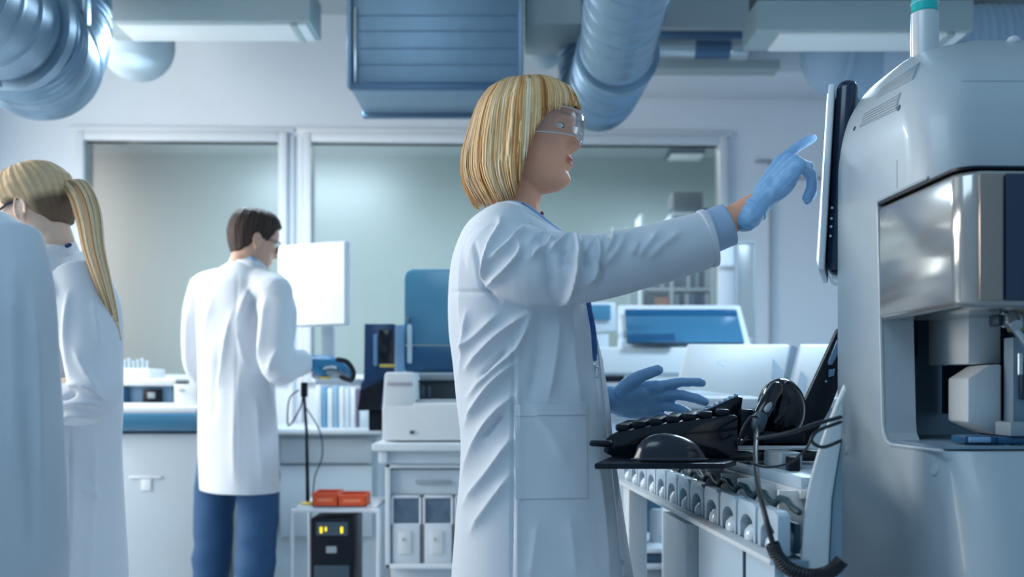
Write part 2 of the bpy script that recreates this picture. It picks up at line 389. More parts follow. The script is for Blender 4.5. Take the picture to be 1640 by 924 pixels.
# ---------------------------------------------------------------- ducts and ceiling fittings
def duct(path, rad, n=40, step=.1, ridge=.004, m=galv):
    ridge *= 1.5
    pts = spline(path, 16); mb = MB(); L = 0; P_, R_ = [], []
    dense = []
    for a, b_ in zip(pts, pts[1:]):
        k = max(1, int((b_-a).length/.008))
        for i in range(k): dense.append(a.lerp(b_, i/k))
    dense.append(pts[-1])
    for a, b_ in zip(dense, dense[1:]+dense[-1:]):
        ph = (L % step)/step; P_.append(a); R_.append(rad+ridge*math.exp(-((ph-.5)*step/.006)**2)); L += (b_-a).length
    return mb.tube(P_, R_, n, 'flat')
def flange(p, d, r, w=.02, h=.014):
    d = Vector(d).normalized(); p = Vector(p); return MB().tube([p-d*w, p-d*w*.98, p+d*w*.98, p+d*w], [r-.004, r+h, r+h, r-.004], 40, 'flat')
t = thing('round_duct', 'large round steel duct with a ribbed elbow in the top left corner', 'duct', P(0, -160, 2.6))
zc = Z(0, 3.05)
duct([(X(-70, 2.2), 1.6, zc), (X(-15, 3.05)-.02, 2.6, zc), (X(22, 3.3), 3.3, zc)], .185, step=.11).build('straight_section', galv, t, angle=60)
e = [(X(20, 3.28), 3.28, zc), (X(44, 3.45), 3.45, zc-.01), (X(62, 3.65), 3.65, zc+.01), (X(80, 3.82), 3.82, zc+.14), (X(86, 3.9), 3.9, zc+.36), (X(86, 3.9), 3.9, CEIL-.02)]
duct(e, .205, step=.04, ridge=.007).build('ribbed_elbow', galv2, t, angle=60)
flange((X(18, 3.28), 3.28, zc), (.1, 1, 0), .2).build('flange', galv, t)
MB().bb(X(132, 3.7), X(140, 3.7), 3.7, 3.73, Z(60, 3.7), CEIL, .002).build('hanger', galv, t)
t = thing('round_duct', 'round steel duct with a ribbed elbow above the blonde woman', 'duct', P(1000, 0, 3.4))
zc = Z(0, 3.38)
duct([(X(1020, 2.2)+.06, 1.7, zc), (X(1003, 3.38), 3.38, zc), (X(988, 3.95), 3.95, zc)], .141, step=.13).build('straight_section', galv, t, angle=60)
e = [(X(989, 3.92), 3.92, zc), (X(972, 4.2), 4.2, zc-.015), (X(958, 4.45), 4.45, zc-.005), (X(950, 4.62), 4.62, zc+.11), (X(947, 4.68), 4.68, zc+.35), (X(947, 4.68), 4.68, CEIL-.02)]
duct(e, .152, step=.045, ridge=.007).build('ribbed_elbow', galv2, t, angle=60)
flange((X(989, 3.92), 3.92, zc), (-.05, 1, 0), .15).build('flange', galv, t)
t = thing('pale_duct', 'pale flexible duct end behind the big steel elbow, top left', 'duct', P(225, 50, 4.9))
duct([P(205, 5, 4.5), P(215, 60, 4.62), P(222, 72, 4.9), P(224, 40, 5.1), P(224, -30, 5.1)], .165, step=.035, ridge=.004).build('duct_body', palep, t, angle=80)
t = thing('pale_duct', 'short pale vertical duct between the steel hood and the round duct', 'duct', P(872, 110, 4.6))
duct([P(872, 78, 4.9), P(872, 40, 4.9), P(872, -25, 4.9)], .098, step=.05).build('duct_body', palep, t, angle=80); MB().ell(P(872, 78, 4.9), (.098, .098, .098)).build('duct_end', palep, t)
t = thing('pale_duct', 'wide pale ribbed duct beside the top of the right-hand analyzer', 'duct', P(1400, 90, 4.3))
duct([P(1338, 84, 4.2), P(1420, 86, 4.2), P(1520, 84, 4.1), P(1900, 84, 4.0)], .18, step=.03, ridge=.005).build('duct_body', mat('pale_blue_duct', (150, 174, 196), .6), t, angle=80)
MB().ell(P(1338, 84, 4.2), (.14, .175, .175)).build('duct_end', MATS['pale_blue_duct'], t)
# rectangular hood
t = thing('rectangular_duct', 'large rectangular steel air duct hanging from the ceiling above the woman', 'duct', P(697, 183, 4.2))
Yd = 4.2; YD2 = 4.62
MB().bb(X(560, Yd), X(835, Yd), Yd, YD2, Z(140, Yd), CEIL-.02, .004).build('duct_body', galv, t)
for y, h in ((24, 2), (49, 2), (77, 1.6), (103, 2)): MB().pbox(571, y-h/2, 828, y+h/2, Yd-.006, .012, .002).build('seam', galv, t)
MB().pbox(560, 131, 836, 143, Yd-.02, .03, .003).build('flange', mat('dark_steel', (84, 112, 140), .4, .6), t)
MB().bb(X(557, Yd), X(838, Yd), YD2-.02, YD2+.02, Z(146, Yd), Z(134, Yd), .003).build('flange', MATS['dark_steel'], t)
for a, c in ((557, 564), (831, 838)): MB().bb(X(a, Yd), X(c, Yd), Yd-.025, Yd+.02, Z(142, Yd), CEIL-.03, .003).build('corner_strip', galv, t)
MB().pbox(566, 10, 571, 140, Yd-.012, .02, .002).build('corner_strip', metalm, t)
# luminaires
def luminaire(label, x0, x1, ynear, yfar, Y1, hgt, loc):
    z = Z(ynear, Y1); Y2 = F*(z-CH)/(CY-yfar); t = thing('ceiling_luminaire', label, 'light', loc)
    MB().bb(X(x0, Y1), X(x1, Y1), Y1, Y2, z, z+hgt, .006).build('housing', greenp, t)
    MB().bb(X(x0, Y1)+.09, X(x1, Y1)-.02, Y1+.02, Y2-.03, z-.012, z+.002, .004).build('diffuser', diffm, t)
    MB().bb(X(x1, Y1)-.09, X(x1, Y1)-.06, Y1+.015, Y2-.025, z-.016, z, .003).build('diffuser_clip', greenp, t)
    for u in (.15, .85):
        xx = X(x0, Y1)*(1-u)+X(x1, Y1)*u; MB().cyl((xx, (Y1+Y2)/2, z+hgt-.01), (xx, (Y1+Y2)/2, CEIL), .006, n=10).build('suspension_rod', metalm, t)
luminaire('long pale luminaire under the ceiling, left of the steel hood', 150, 497, 34, 66, 4.2, .16, P(323, 34, 4.2))
luminaire('long pale luminaire above the analyzer at upper right', 1212, 1560, 48, 82, 3.6, .11, P(1380, 48, 3.6))
t = thing('ceiling_panel', 'grey panel duct running across above the gap between round duct and luminaire', 'duct', P(1120, 45, 4.9))
MB().pbox(842, -70, 932, 38, 4.3, .4, .006).build('left_panel', greenp, t); MB().pbox(1050, -40, 1200, 44, 5.0, .4, .006).build('right_panel', ceilm, t); MB().pbox(1052, 45, 1190, 62, 5.05, .2, .004).build('dark_band', MATS['dark_steel'], t)  # two panels and a dark steel band under the right one
t = thing('metal_pipe', 'shiny horizontal metal pipe end between the round duct and the right luminaire', 'pipe', P(1125, 79, 4.9))
MB().cyl(P(1052, 79, 4.9), P(1112, 79, 4.9), .05).build('pipe_section', metalm, t); MB().cyl(P(1108, 80, 4.9), P(1172, 80, 4.9), .044).build('pipe_section', MATS['dark_steel'], t); MB().cyl(P(1168, 79, 4.9), P(1196, 79, 4.9), .05).build('pipe_collar', metalm, t)
own(MB().pbox(1042, 95, 1250, 110, 5.2, .12, .004), 'cable_tray', greenp, 'grey green horizontal cable tray below the shiny pipe', 'cable tray')
# ---------------------------------------------------------------- background benches and instruments
benchm = mat('bench_front', (186, 198, 206), .5, var=.03)
topm = mat('bench_top', (206, 214, 219), .4, var=.02)
# long bench along the window
t = thing('lab_bench', 'long pale lab bench with drawer fronts with folders on it, behind the standing man', 'bench', (X(470, 4.75), 5.0, 0))
MB().bb(X(372, 4.75), X(612, 4.75), 4.72, 5.4, Z(696, 4.72), Z(686, 4.72), .006).build('worktop', topm, t)
MB().bb(X(373, 4.8), X(610, 4.8), 4.79, 5.38, .1, Z(697, 4.72), .004).build('bench_body', benchm, t)
for a, c, y0, y1 in ((448, 596, 703, 742), (448, 596, 746, 860), (378, 444, 703, 860)):
    MB().pbox(a, y0, c, y1, 4.768, .02, .004).build('drawer_front' if y1 < 750 else 'door_panel', benchm, t)
MB().bb(X(373, 4.8), X(610, 4.8), 4.85, 5.3, .0, .1, .002).build('plinth', dgrey, t)
t = thing('lab_bench', 'pale bench carrying the blue-lidded analyzer, right of the woman', 'bench', (X(1090, 4.7), 4.8, 0))
MB().bb(X(940, 4.3), X(1340, 4.3), 4.25, 5.1, Z(640, 4.25), Z(625, 4.25), .006).build('worktop', topm, t)
MB().bb(X(945, 4.3), X(1335, 4.3), 4.3, 5.05, .0, Z(641, 4.25), .004).build('bench_body', benchm, t)

# left analyzer console with the blue strip
t = thing('analyzer_console', 'floor-standing white analyzer with a blue front strip, between ponytail woman and man', 'analyzer', (X(120, 4.3), 4.5, 0))
Y0 = 4.3
MB().bb(X(-100, Y0), X(318, Y0), Y0+.02, Y0+.6, .06, Z(694, Y0), .012).build('cabinet', benchm, t)
MB().bb(X(-100, Y0), X(318, Y0), Y0-.02, Y0+.6, Z(662, Y0), Z(650, Y0), .01).build('deck', whitep, t)
MB().pbox(-102, 661, 318, 691, Y0-.035, .6, .02).build('blue_strip', bluep, t)
mb = MB(); mb.pbox(178, 606, 306, 618, Y0+.05, .5, .008); mb.pbox(-100, 606, 182, 652, Y0+.05, .5, .008); mb.pbox(278, 606, 316, 652, Y0+.05, .5, .008); mb.pbox(178, 612, 290, 652, Y0+.3, .2, .008); mb.pbox(178, 645, 282, 653, Y0+.05, .3, .004)
mb.build('upper_housing', whitep, t)
MB().pbox(186, 616, 277, 646, Y0+.11, .02, .003).build('window_frame', mat('slate_blue', (104, 140, 170), .4), t)
MB().pbox(193, 620, 204, 644, Y0+.09, .02, .003).build('window_opening', blued, t)
MB().pbox(228, 623, 258, 644, Y0+.09, .02, .003).build('window_opening', navy, t)
MB().pbox(236, 628, 248, 638, Y0+.08, .01, .003).build('inner_part', greyp, t)
MB().pbox(206, 762, 258, 766, Y0+.01, .02, .002).build('handle_recess', framem, t); MB().pbox(226, 767, 242, 786, Y0+.012, .02, .002).build('latch', framem, t)
MB().pbox(285, 623, 293, 626, Y0+.04, .02, .001).build('button', greyp, t)
MB().pbox(190, 590, 240, 606, Y0+.12, .2, .004).build('tube_tray', whitep, t)
for i in range(7):
    x = 193+i*7.2; own(MB().lathe(P(x, 589.8, Y0+.2), [(.0065, 0), (.0065, .022+.006*(i % 3)), (.0085, .023+.006*(i % 3)), (.0085, .034+.006*(i % 3))], 12), 'sample_vial', mat('vial_grey', (170, 186, 196), .3), '%s capped vial, %s in the row on top of the left analyzer' % (('short', 'mid-height', 'tall')[i % 3], ('leftmost', 'second from left', 'third from left', 'in the middle', 'third from right', 'second from right', 'rightmost')[i]), 'vial', 'vials on the left analyzer')

# man's monitor
Ym = 4.12
t = thing('monitor', 'bright white computer screen facing the standing man', 'monitor', P(520, 600, Ym))
L = Vector((X(447, 4.18), 4.18)); R = Vector((X(552, 4.02), 4.02))
zt_, zb_ = Z(392, 4.1), Z(520.5, 4.1); d = (R-L); ang = math.atan2(d.y, d.x)
c = (L+R)/2; nrm = Vector((-d.y, d.x)).normalized()
MB().box((c.x+nrm.x*.014, c.y+nrm.y*.014, (zt_+zb_)/2), (d.length+.012, .03, zt_-zb_+.012), .006, rz=ang).build('screen_housing', framem, t)
MB().box((c.x-nrm.x*.003, c.y-nrm.y*.003, (zt_+zb_)/2), (d.length-.004, .006, zt_-zb_-.004), .001, rz=ang).build('screen', mat('lit_screen', (240, 242, 240), .4, emit=(236, 238, 232), estr=.62), t)
MB().bb(X(516, 4.2), X(536, 4.2), 4.16, 4.21, Z(600, 4.2), Z(500, 4.2), .006).build('stand', framem, t)
MB().pbox(505, 600, 548, 606, 4.1, .2, .004).build('stand_base', framem, t)
own(MB().pbox(504, 606.5, 590, 616, 4.08, .3, .006), 'riser_shelf', framem, 'white riser shelf under the bright monitor', 'shelf')
# files on the bench
fc = [(208, 216, 222), (96, 150, 186), (208, 214, 218), (128, 166, 190), (214, 220, 224), (190, 204, 214), (216, 220, 222), (88, 84, 110), (200, 208, 214)]
fn = ['white', 'blue', 'white', 'pale blue', 'white', 'pale grey', 'white', 'dark plum', 'pale grey']
fp = ['first from the left', 'second from the left', 'third from the left', 'fourth from the left', 'in the middle', 'right of the middle', 'third from the right', 'second from the right', 'rightmost']
for i in range(9):
    x = 506+i*9.2
    own(MB().pbox(x, 617+(i % 3)*2+(4 if i > 5 else 0), x+8.4, 685, 4.78, .25, .004), 'folder', mat('folder_%s' % fn[i].replace(' ', '_'), fc[i], .5), '%s upright folder, %s in the row on the bench' % (fn[i], fp[i]), 'folder', 'folders on the bench behind the scanner')
own(MB().pbox(576, 656, 600, 685.5, 4.75, .1, .005), 'beaker', palep, 'pale cup on the bench left of the white desktop analyzer', 'cup')
# pole stand with scanner held by the man
t = thing('scanner_stand', 'thin black pole stand rising from the cart beside the man', 'stand', P(492, 800, 3.85))
MB().tube([P(493, 808, 3.9), P(491, 690, 3.9), P(486, 618, 3.9)], [.008, .006, .005], 12).build('pole', navy, t); MB().pbox(481, 612, 491, 636, 3.88, .03, .005).build('clamp', navy, t); MB().lathe(P(493, 809.5, 3.9), [(.03, 0), (.03, .01), (.012, .016)], 18).build('pole_base', yellowm, t)
t = thing('handheld_scanner', 'grey and black handheld scanner in the man\'s gloved hand', 'scanner', P(530, 600, 3.7))
MB().tube(spline([P(508, 601, 3.70), P(530, 597, 3.70), P(548, 600, 3.70)], 5), [.020, .022, .023, .024, .024, .024, .024, .023, .022, .02, .016], 14, flat=.7).build('scanner_body', greyp, t)
MB().tube(spline([P(541, 576, 3.62), P(556, 580, 3.62), P(566, 596, 3.62), P(562, 608, 3.63), P(547, 604, 3.64)], 6), .0095, 10).build('scanner_grip', navy, t)
MB().pbox(512, 603, 526, 607, 3.67, .03, .002).build('label_strip', yellowm, t)
cb = MB().tube(spline([P(486, 618, 3.88), P(482, 650, 3.86), P(462, 682, 3.86), P(463, 640, 3.9), P(478, 625, 3.9)], 6), .003, 8); own(cb, 'cable', rubber, 'thin black cable looped beside the man\'s coat at bench height', 'cable')
cb = MB().tube(spline([P(488, 650, 3.95), P(512, 690, 3.96), P(516, 730, 3.97), P(504, 765, 3.96), P(501, 806, 3.94)], 6), .0025, 8); own(cb, 'cable', rubber, 'thin black cable hanging down behind the orange bins', 'cable')
# cart, bins, ups
Yc = 3.84
t = thing('cart', 'small white tube-frame cart holding orange bins on top', 'cart', (X(537, Yc), Yc+.18, 0))
for dy in (0, .34):
    MB().tube(spline([(X(468, Yc), Yc+dy, 0.02), (X(468, Yc), Yc+dy, .4), P(468, 828, Yc)+Vector((0, dy, 0)), P(474, 818, Yc)+Vector((0, dy, 0)), P(537, 817, Yc)+Vector((0, dy, 0)), P(600, 818, Yc)+Vector((0, dy, 0)), P(606, 828, Yc)+Vector((0, dy, 0)), (X(606, Yc), Yc+dy, .4), (X(606, Yc), Yc+dy, .02)], 5), .009, 12).build('tube_frame', framem, t)
MB().bb(X(472, Yc), X(602, Yc), Yc+.01, Yc+.33, Z(817, Yc), Z(811, Yc), .004).build('top_shelf', framem, t)
MB().bb(X(472, Yc), X(602, Yc), Yc+.01, Yc+.33, .08, .10, .004).build('bottom_shelf', framem, t)
for sx in (468, 606):
    for dy in (0, .34): MB().cyl((X(sx, Yc)-.01, Yc+dy, .022), (X(sx, Yc)+.01, Yc+dy, .022), .022, n=16).build('wheel', navy, t)
orange = mat('orange_plastic', (222, 84, 38), .42)
def bin_(x0, x1, y0, lab, Y):
    t = thing('orange_bin', lab, 'bin', P((x0+x1)/2, 810.8, Y)+Vector((0, .06, 0)))
    h = Z(y0, Y)-Z(810.8, Y); z0 = Z(810.8, Y); a, c = X(x0, Y), X(x1, Y); w_ = .004; mb = MB()
    mb.bb(a, c, Y, Y+.13, z0, z0+w_, .001)
    for q in ((a, a+w_, Y, Y+.13), (c-w_, c, Y, Y+.13), (a, c, Y, Y+w_), (a, c, Y+.126, Y+.13)): mb.bb(*q, z0, z0+h, .001)
    mb.build('bin_body', orange, t); MB().bb(a-.003, c+.003, Y-.004, Y+.004, z0+h-.008, z0+h, .002).build('rim', orange, t)
    MB().bb(a+.02, c-.02, Y-.003, Y+.001, z0+h*.35, z0+h*.6, .001).build('label_plate', mat('orange_pale', (236, 130, 90), .5), t)
bin_(500, 541, 789, 'left orange plastic bin on the cart, the taller one', 3.84); bin_(541.5, 586, 792, 'right orange plastic bin on the cart, the lower one', 3.84)
t = thing('power_unit', 'black uninterruptible power unit with three yellow lights under the cart top', 'power supply', P(531, 1000, 3.86))
MB().bb(X(497, 3.86), X(566, 3.86), 3.86, 4.1, .102, Z(829, 3.86), .01).build('casing', navy, t)
MB().pbox(506, 836, 557, 858, 3.852, .012, .003).build('front_panel', dgrey, t)
ledm = mat('yellow_led', (240, 220, 40), .4, emit=(255, 225, 30), estr=.9)
for a, c in ((512, 516), (520, 523), (545, 549)): MB().pbox(a, 844, c, 854 if a != 520 else 851, 3.846, .01, .001).build('indicator_light', ledm, t)
MB().pbox(522, 875, 539, 886, 3.852, .01, .003).build('badge', greyp, t)
MB().bb(X(503, 3.86), X(560, 3.86), 3.852, 3.87, .13, Z(905, 3.86), .004).build('lower_grille', dgrey, t)

# middle bench with cabinets
Y1 = 3.6
t = thing('cabinet_bench', 'white bench with glazed cabinets under the desktop analyzer, left of the woman', 'bench', (X(700, Y1), Y1+.35, 0))
MB().bb(X(597, Y1), X(900, Y1), Y1-.03, Y1+.72, Z(722, Y1), Z(709, Y1), .008).build('worktop', topm, t)
MB().pbox(606, 723, 620, 742, Y1-.01, .1, .004).build('bracket', framem, t)
MB().bb(X(608, Y1), X(900, Y1), Y1+.01, Y1+.7, Z(743, Y1), Z(722, Y1), .004).build('apron', benchm, t)
mb = MB()
for a, c, y0, y1 in ((617, 625, 743, 911), (617, 900, 743, 750), (617, 900, 903, 911)): mb.pbox(a, y0, c, y1, Y1+.04, .5, .003)
mb.build('cabinet_frame', framem, t); MB().pbox(620, 745, 900, 905, Y1+.5, .05, .003).build('back_panel', greyp, t)
MB().pbox(626, 752, 900, 792, Y1+.06, .4, .004).build('drawer_front', benchm, t)
MB().pbox(665, 770, 722, 775, Y1+.045, .02, .003).build('drawer_handle', greyp, t)
MB().bb(X(620, Y1), X(900, Y1), Y1+.1, Y1+.65, .02, Z(912, Y1), .004).build('base', benchm, t)
for i, a in enumerate((626, 677, 728, 779)):
    mb = MB()
    for q in ((a, 793, a+49, 798), (a, 793, a+4, 903), (a+45, 793, a+49, 903), (a, 838, a+49, 903)): mb.pbox(*q, Y1+.05, .02, .003)
    dd = mb.build('door', framem, t)
    MB().pbox(a+3, 797, a+46, 839, Y1+.06, .004, .001).build('pane', mat('smoked_glass', (92, 112, 130), .12), dd)
    MB().pbox(a+14, 800, a+28, 834, Y1+.055, .004, .001).build('pane_reflection_label', greyp, dd) if False else None
    MB().pbox(a+12, 850, a+33, 888, Y1+.043, .008, .003).build('recessed_plate', whitep, dd); MB().pbox(a+18, 862, a+20.5, 866, Y1+.036, .01, .001).build('door_lock', greyp, dd)
    own(MB().lathe(P(a+22, 903, Y1+.2)+Vector((0, 0, .12)), [(.018, 0), (.018, .09), (.009, .1), (.009, .12)], 16), 'storage_bottle', whitep, 'white bottle inside the glazed cabinet, behind the %s smoked door pane' % ('leftmost', 'second', 'third', 'rightmost')[i], 'bottle', 'bottles in the glazed cabinet')
# desktop analyzer with blue lid
t = thing('desktop_analyzer', 'white desktop analyzer with a raised translucent blue lid, left of the woman', 'analyzer', P(690, 709, Y1))
z0 = Z(708, Y1)
MB().prism([(612, 650), (612, 706), (900, 706), (900, 645), (662, 645), (662, 650)], Y1+.03, .5, .008).build('base_housing', whitep, t)
MB().prism([(616, 596), (663, 596), (666, 655), (612, 655)], Y1+.04, .45, .01).build('left_tower', whitep, t)
MB().pbox(620, 612, 660, 617, Y1+.03, .02, .002).build('tower_trim', mat('dusty_pink', (170, 160, 172), .5), t)
MB().pbox(666, 598, 900, 612, Y1+.25, .2, .004).build('deck_rail', greyp, t); MB().pbox(664, 609, 900, 613, Y1+.2, .05, .002).build('deck_gap', navy, t)
MB().pbox(664, 612, 900, 648, Y1+.35, .12, .004).build('deck_back', greyp, t)
MB().pbox(664, 640, 900, 646, Y1+.05, .35, .003).build('deck_floor', greyp, t)
for a in (676, 686): MB().pbox(a, 618, a+4, 640, Y1+.2, .03, .003).build('guide_post', dgrey, t)
MB().pbox(656, 690, 663, 695, Y1+.022, .02, .002).build('power_button', dgrey, t)
MB().prism([(647, 446), (650, 436), (660, 430), (900, 430), (900, 552), (647, 552)], Y1+.42, .035, .006).build('lid_upper', bluel, t)
MB().prism([(647, 553), (900, 553), (900, 597), (652, 597), (647, 590)], Y1+.41, .05, .006).build('lid_lower', blued, t)
MB().pbox(652, 520, 659, 582, Y1+.38, .03, .006).build('lid_handle', palep, t); MB().ell(P(655, 512, Y1+.4), (.006, .012, .014)).build('hinge_screw', dgrey, t)
MB().pbox(634, 520, 648, 596, Y1+.4, .03, .004).build('side_screen', mat('pale_blue_panel', (120, 160, 196), .4), t)
t = thing('dark_terminal', 'dark navy terminal screen standing between the folders and the blue lid', 'monitor', P(606, 690, 4.1))
MB().prism([(583, 518), (632, 518), (630, 655), (574, 658), (577, 615), (582, 608)], 4.05, .06, .006).build('screen_housing', mat('deep_navy_panel', (28, 66, 108), .3), t)
MB().pbox(607, 528, 628, 580, 4.035, .02, .003).build('screen', navyg, t); MB().pbox(598, 535, 604, 586, 4.03, .02, .004).build('side_light', mat('pale_blue_panel', (1, 1, 1)), t)
MB().pbox(608, 583, 632, 588, 4.02, .02, .001).build('yellow_strip', yellowm, t); MB().prism([(576, 625), (612, 608), (606, 657), (572, 657)], 4.02, .05, .006).build('lower_bezel', navy, t)
MB().pbox(590, 655, 620, 690, 4.08, .1, .006).build('stand_foot', navy, t)

# analyzer with the blue lid at right
Y2 = 4.3
t = thing('bench_analyzer', 'white bench analyzer with a long sloping blue lid, right of the woman', 'analyzer', P(1090, 625, Y2))
MB().prism([(930, 556), (1200, 556), (1208, 624), (930, 624)], Y2+.02, .55, .012).build('base_housing', whitep, t)
MB().pbox(940, 596, 1100, 600, Y2+.012, .02, .002).build('trim_line', greyp, t)
MB().pbox(950, 602, 1000, 612, Y2+.01, .03, .003).build('output_slot', navy, t)
lid = MB().poly([P(990, 488, Y2+.35), P(1186, 488, Y2+.35), P(1204, 557, Y2+.03), P(990, 557, Y2+.03)], (0, .03, -.02), .008); lid.build('lid_frame', framem, t)
MB().poly([P(1000, 499, Y2+.27), P(1179, 499, Y2+.27), P(1192, 551, Y2+.03), P(1004, 551, Y2+.03)], (0, -.012, .008), .004).build('blue_window', bluep, t)
MB().poly([P(1000, 498, Y2+.255), P(1179, 498, Y2+.255), P(1181, 507, Y2+.22), P(1001, 507, Y2+.22)], (0, -.01, .008), .002).build('window_top_edge', blued, t)
MB().poly([P(1003, 537, Y2+.06), P(1080, 537, Y2+.06), P(1080, 551, Y2+.0), P(1004, 551, Y2+.0)], (0, -.01, .008), .003).build('sample_opening', mat('teal_dark', (16, 70, 104), .4), t)
t = thing('small_display', 'small white framed display with a blue screen beside the woman\'s coat front', 'monitor', P(962, 557, 4.42))
MB().prism([(930, 484), (986, 484), (988, 530), (930, 534)], 4.40, .03, .006).build('display_frame', framem, t); MB().pbox(934, 488, 978, 512, 4.385, .02, .003).build('screen', bluel, t); MB().pbox(950, 533, 975, 557, 4.41, .04, .005).build('display_stand', framem, t)
t = thing('glass_divider', 'clear upright divider panel on thin posts, below the extended sleeve', 'divider', P(1192, 520, 4.7))
for a in (1180, 1208): MB().cyl(P(a, 386, 4.72), P(a, 624.3, 4.72), .007, n=12).build('post', greyp, t)
MB().pbox(1168, 386, 1212, 390, 4.71, .02, .002).build('top_rail', greyp, t); MB().pbox(1182, 392, 1206, 540, 4.72, .006, .001).build('pane', glassm, t)
MB().pbox(1150, 392, 1176, 623, 4.9, .03, .004).build('side_panel', framem, t)
# ---------------------------------------------------------------- big analyzer at the right
machm = mat('analyzer_shell', (178, 188, 194), .34, var=.015, coat=.2)
machd = mat('analyzer_inner_grey', (128, 150, 166), .4, var=.03)
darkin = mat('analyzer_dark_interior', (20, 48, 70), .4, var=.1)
def RB(x0, x1, y0, y1, z0, z1, bev=.003, mb=None): return (mb or MB()).bb(x0, x1, y0, y1, z0, z1, bev, MR)
def ringrect(u0, u1, v0, v1, z, rn, rf, n=10):
    pts = []
    for cx, cy, r, a0 in ((u0+rn, v0+rn, rn, math.pi), (u1-rn, v0+rn, rn, 1.5*math.pi), (u1-rf, v1-rf, rf, 0), (u0+rf, v1-rf, rf, .5*math.pi)):
        for k in range(n+1):
            a = a0+k/n*math.pi/2; pts.append(Vector((cx+r*math.cos(a), cy+r*math.sin(a), z)))
    return pts
V2 = 1.915
prof = [(0, .689, 1.30, .06), (.5, .689, 1.32, .06), (.80, .689, 1.365, .065), (.90, .689, 1.395, .07), (.97, .688, 1.425, .075), (1.0, .688, 1.45, .08), (1.05, .688, 1.475, .08), (1.2, .688, 1.49, .08), (1.35, .688, 1.50, .08), (1.45, .688, 1.515, .08),
        (1.52, .689, 1.53, .08), (1.57, .696, 1.55, .085), (1.61, .707, 1.58, .09), (1.64, .722, 1.62, .09), (1.67, .745, 1.675, .09), (1.70, .778, 1.735, .08), (1.725, .82, 1.79, .06), (1.742, .862, 1.83, .04), (1.752, .91, 1.86, .02), (1.755, .96, 1.88, .01)]
zz = np.array([p[0] for p in prof]); fine = sorted(set(list(np.round(np.linspace(0, 1.5, 31), 3))+list(np.round(np.linspace(1.5, 1.755, 26), 4))))
def sm_interp(z, k): return float(np.interp(z, zz, [p[k] for p in prof]))
rings = []
for z in fine:
    u = np.mean([sm_interp(z+d, 1) for d in (-.012, 0, .012)]); v = np.mean([sm_interp(z+d, 2) for d in (-.02, 0, .02)]); r = sm_interp(z, 3)
    rings.append(ringrect(u, 1.75, min(v, V2-.05), V2, z, r, min(.012, r)))
mb = MB().grid(rings, close_u=True); n_ = len(rings[0]); K = len(mb.v)
mb.f.append(list(range(n_))[::-1]); mb.f.append([K-n_+i for i in range(n_)]); mb.xf(MR)
t_an = thing('large_analyzer', 'large pale floor-standing analyzer with open bay, filling the right edge', 'analyzer', MR @ Vector((1.2, 1.6, 0)))
shell_me = mb.mesh('shell')
def boolean(me, cutter, op='DIFFERENCE'):
    a = bpy.data.objects.new('a', me); COL.objects.link(a); c = bpy.data.objects.new('c', cutter); COL.objects.link(c)
    m = a.modifiers.new('b', 'BOOLEAN'); m.operation = op; m.object = c; m.solver = 'EXACT'
    out = bpy.data.meshes.new_from_object(a.evaluated_get(bpy.context.evaluated_depsgraph_get()))
    bpy.data.objects.remove(a); bpy.data.objects.remove(c); return out
# bay cutter with a rounded lower far corner, cut through the left and front faces
pts = [(1.0, 1.004), (1.655, 1.004), (1.672, 1.009), (1.684, 1.022), (1.688, 1.04), (1.707, 1.40), (1.707, 1.422), (1.0, 1.422)]
cut = MB().poly([MR @ Vector((.4, v, z)) for v, z in pts], MR @ Vector((1.15, 0, 0))).mesh('cut')
me = boolean(shell_me, cut)
cut = RB(.745, 1.54, 1.5, 1.885, 1.006, 1.42, 0).mesh('cut2'); me = boolean(me, cut)
shell = link('shell', me, machm, t_an, True, angle=28)
T_sh = bvh(shell)
# bay frame lip
mb = MB(); mb.tube([MR @ Vector((.6885, v, z)) for v, z in ((1.47, 1.0045), (1.655, 1.0035), (1.672, 1.0085), (1.685, 1.022), (1.689, 1.04), (1.7085, 1.40), (1.7085, 1.4225), (1.52, 1.4225))], .0035, 8); mb.build('bay_lip', machm, t_an)
RB(.7, .7455, 1.7075, 1.712, 1.01, 1.42, 0).build('jamb_panel', machd, t_an)
RB(.746, 1.54, 1.870, 1.884, 1.007, 1.42, 0).build('bay_back', machd, t_an)
RB(.70, 1.54, 1.48, 1.868, 1.0065, 1.010, 0).build('bay_floor', machd, t_an)
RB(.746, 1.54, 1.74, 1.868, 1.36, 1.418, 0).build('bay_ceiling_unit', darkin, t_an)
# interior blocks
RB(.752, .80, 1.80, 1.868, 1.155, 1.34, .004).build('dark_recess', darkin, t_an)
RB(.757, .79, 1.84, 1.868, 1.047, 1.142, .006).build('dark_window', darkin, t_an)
RB(.748, .772, 1.83, 1.868, 1.144, 1.150, .002).build('latch_strip', whitep, t_an)
b = bmesh.new(); RB(.802, .858, 1.62, 1.768, 1.138, 1.35, .004).build('probe_cover', whitep, t_an)
MB().prism([(1550, 606), (1584, 584), (1604, 583), (1604, 690), (1596, 697), (1550, 676)], 1.61, .085, .003, skew=.005).build('pump_cover', whitep, t_an)
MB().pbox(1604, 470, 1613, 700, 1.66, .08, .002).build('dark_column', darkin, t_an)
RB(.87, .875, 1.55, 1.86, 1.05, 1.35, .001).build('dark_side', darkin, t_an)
MB().pbox(1545, 698, 1600, 711, 1.55, .05, .003).build('blue_holder', blued, t_an); MB().pbox(1553, 700, 1588, 709, 1.545, .01, .002).build('blue_holder_label', mat('pale_blue', (140, 176, 214), .4), t_an); MB().pbox(1600, 700, 1660, 712, 1.545, .04, .003).build('blue_rail', blued, t_an)
MB().pbox(1618, 676, 1660, 699, 1.54, .05, .003).build('tray_block', greyp, t_an)
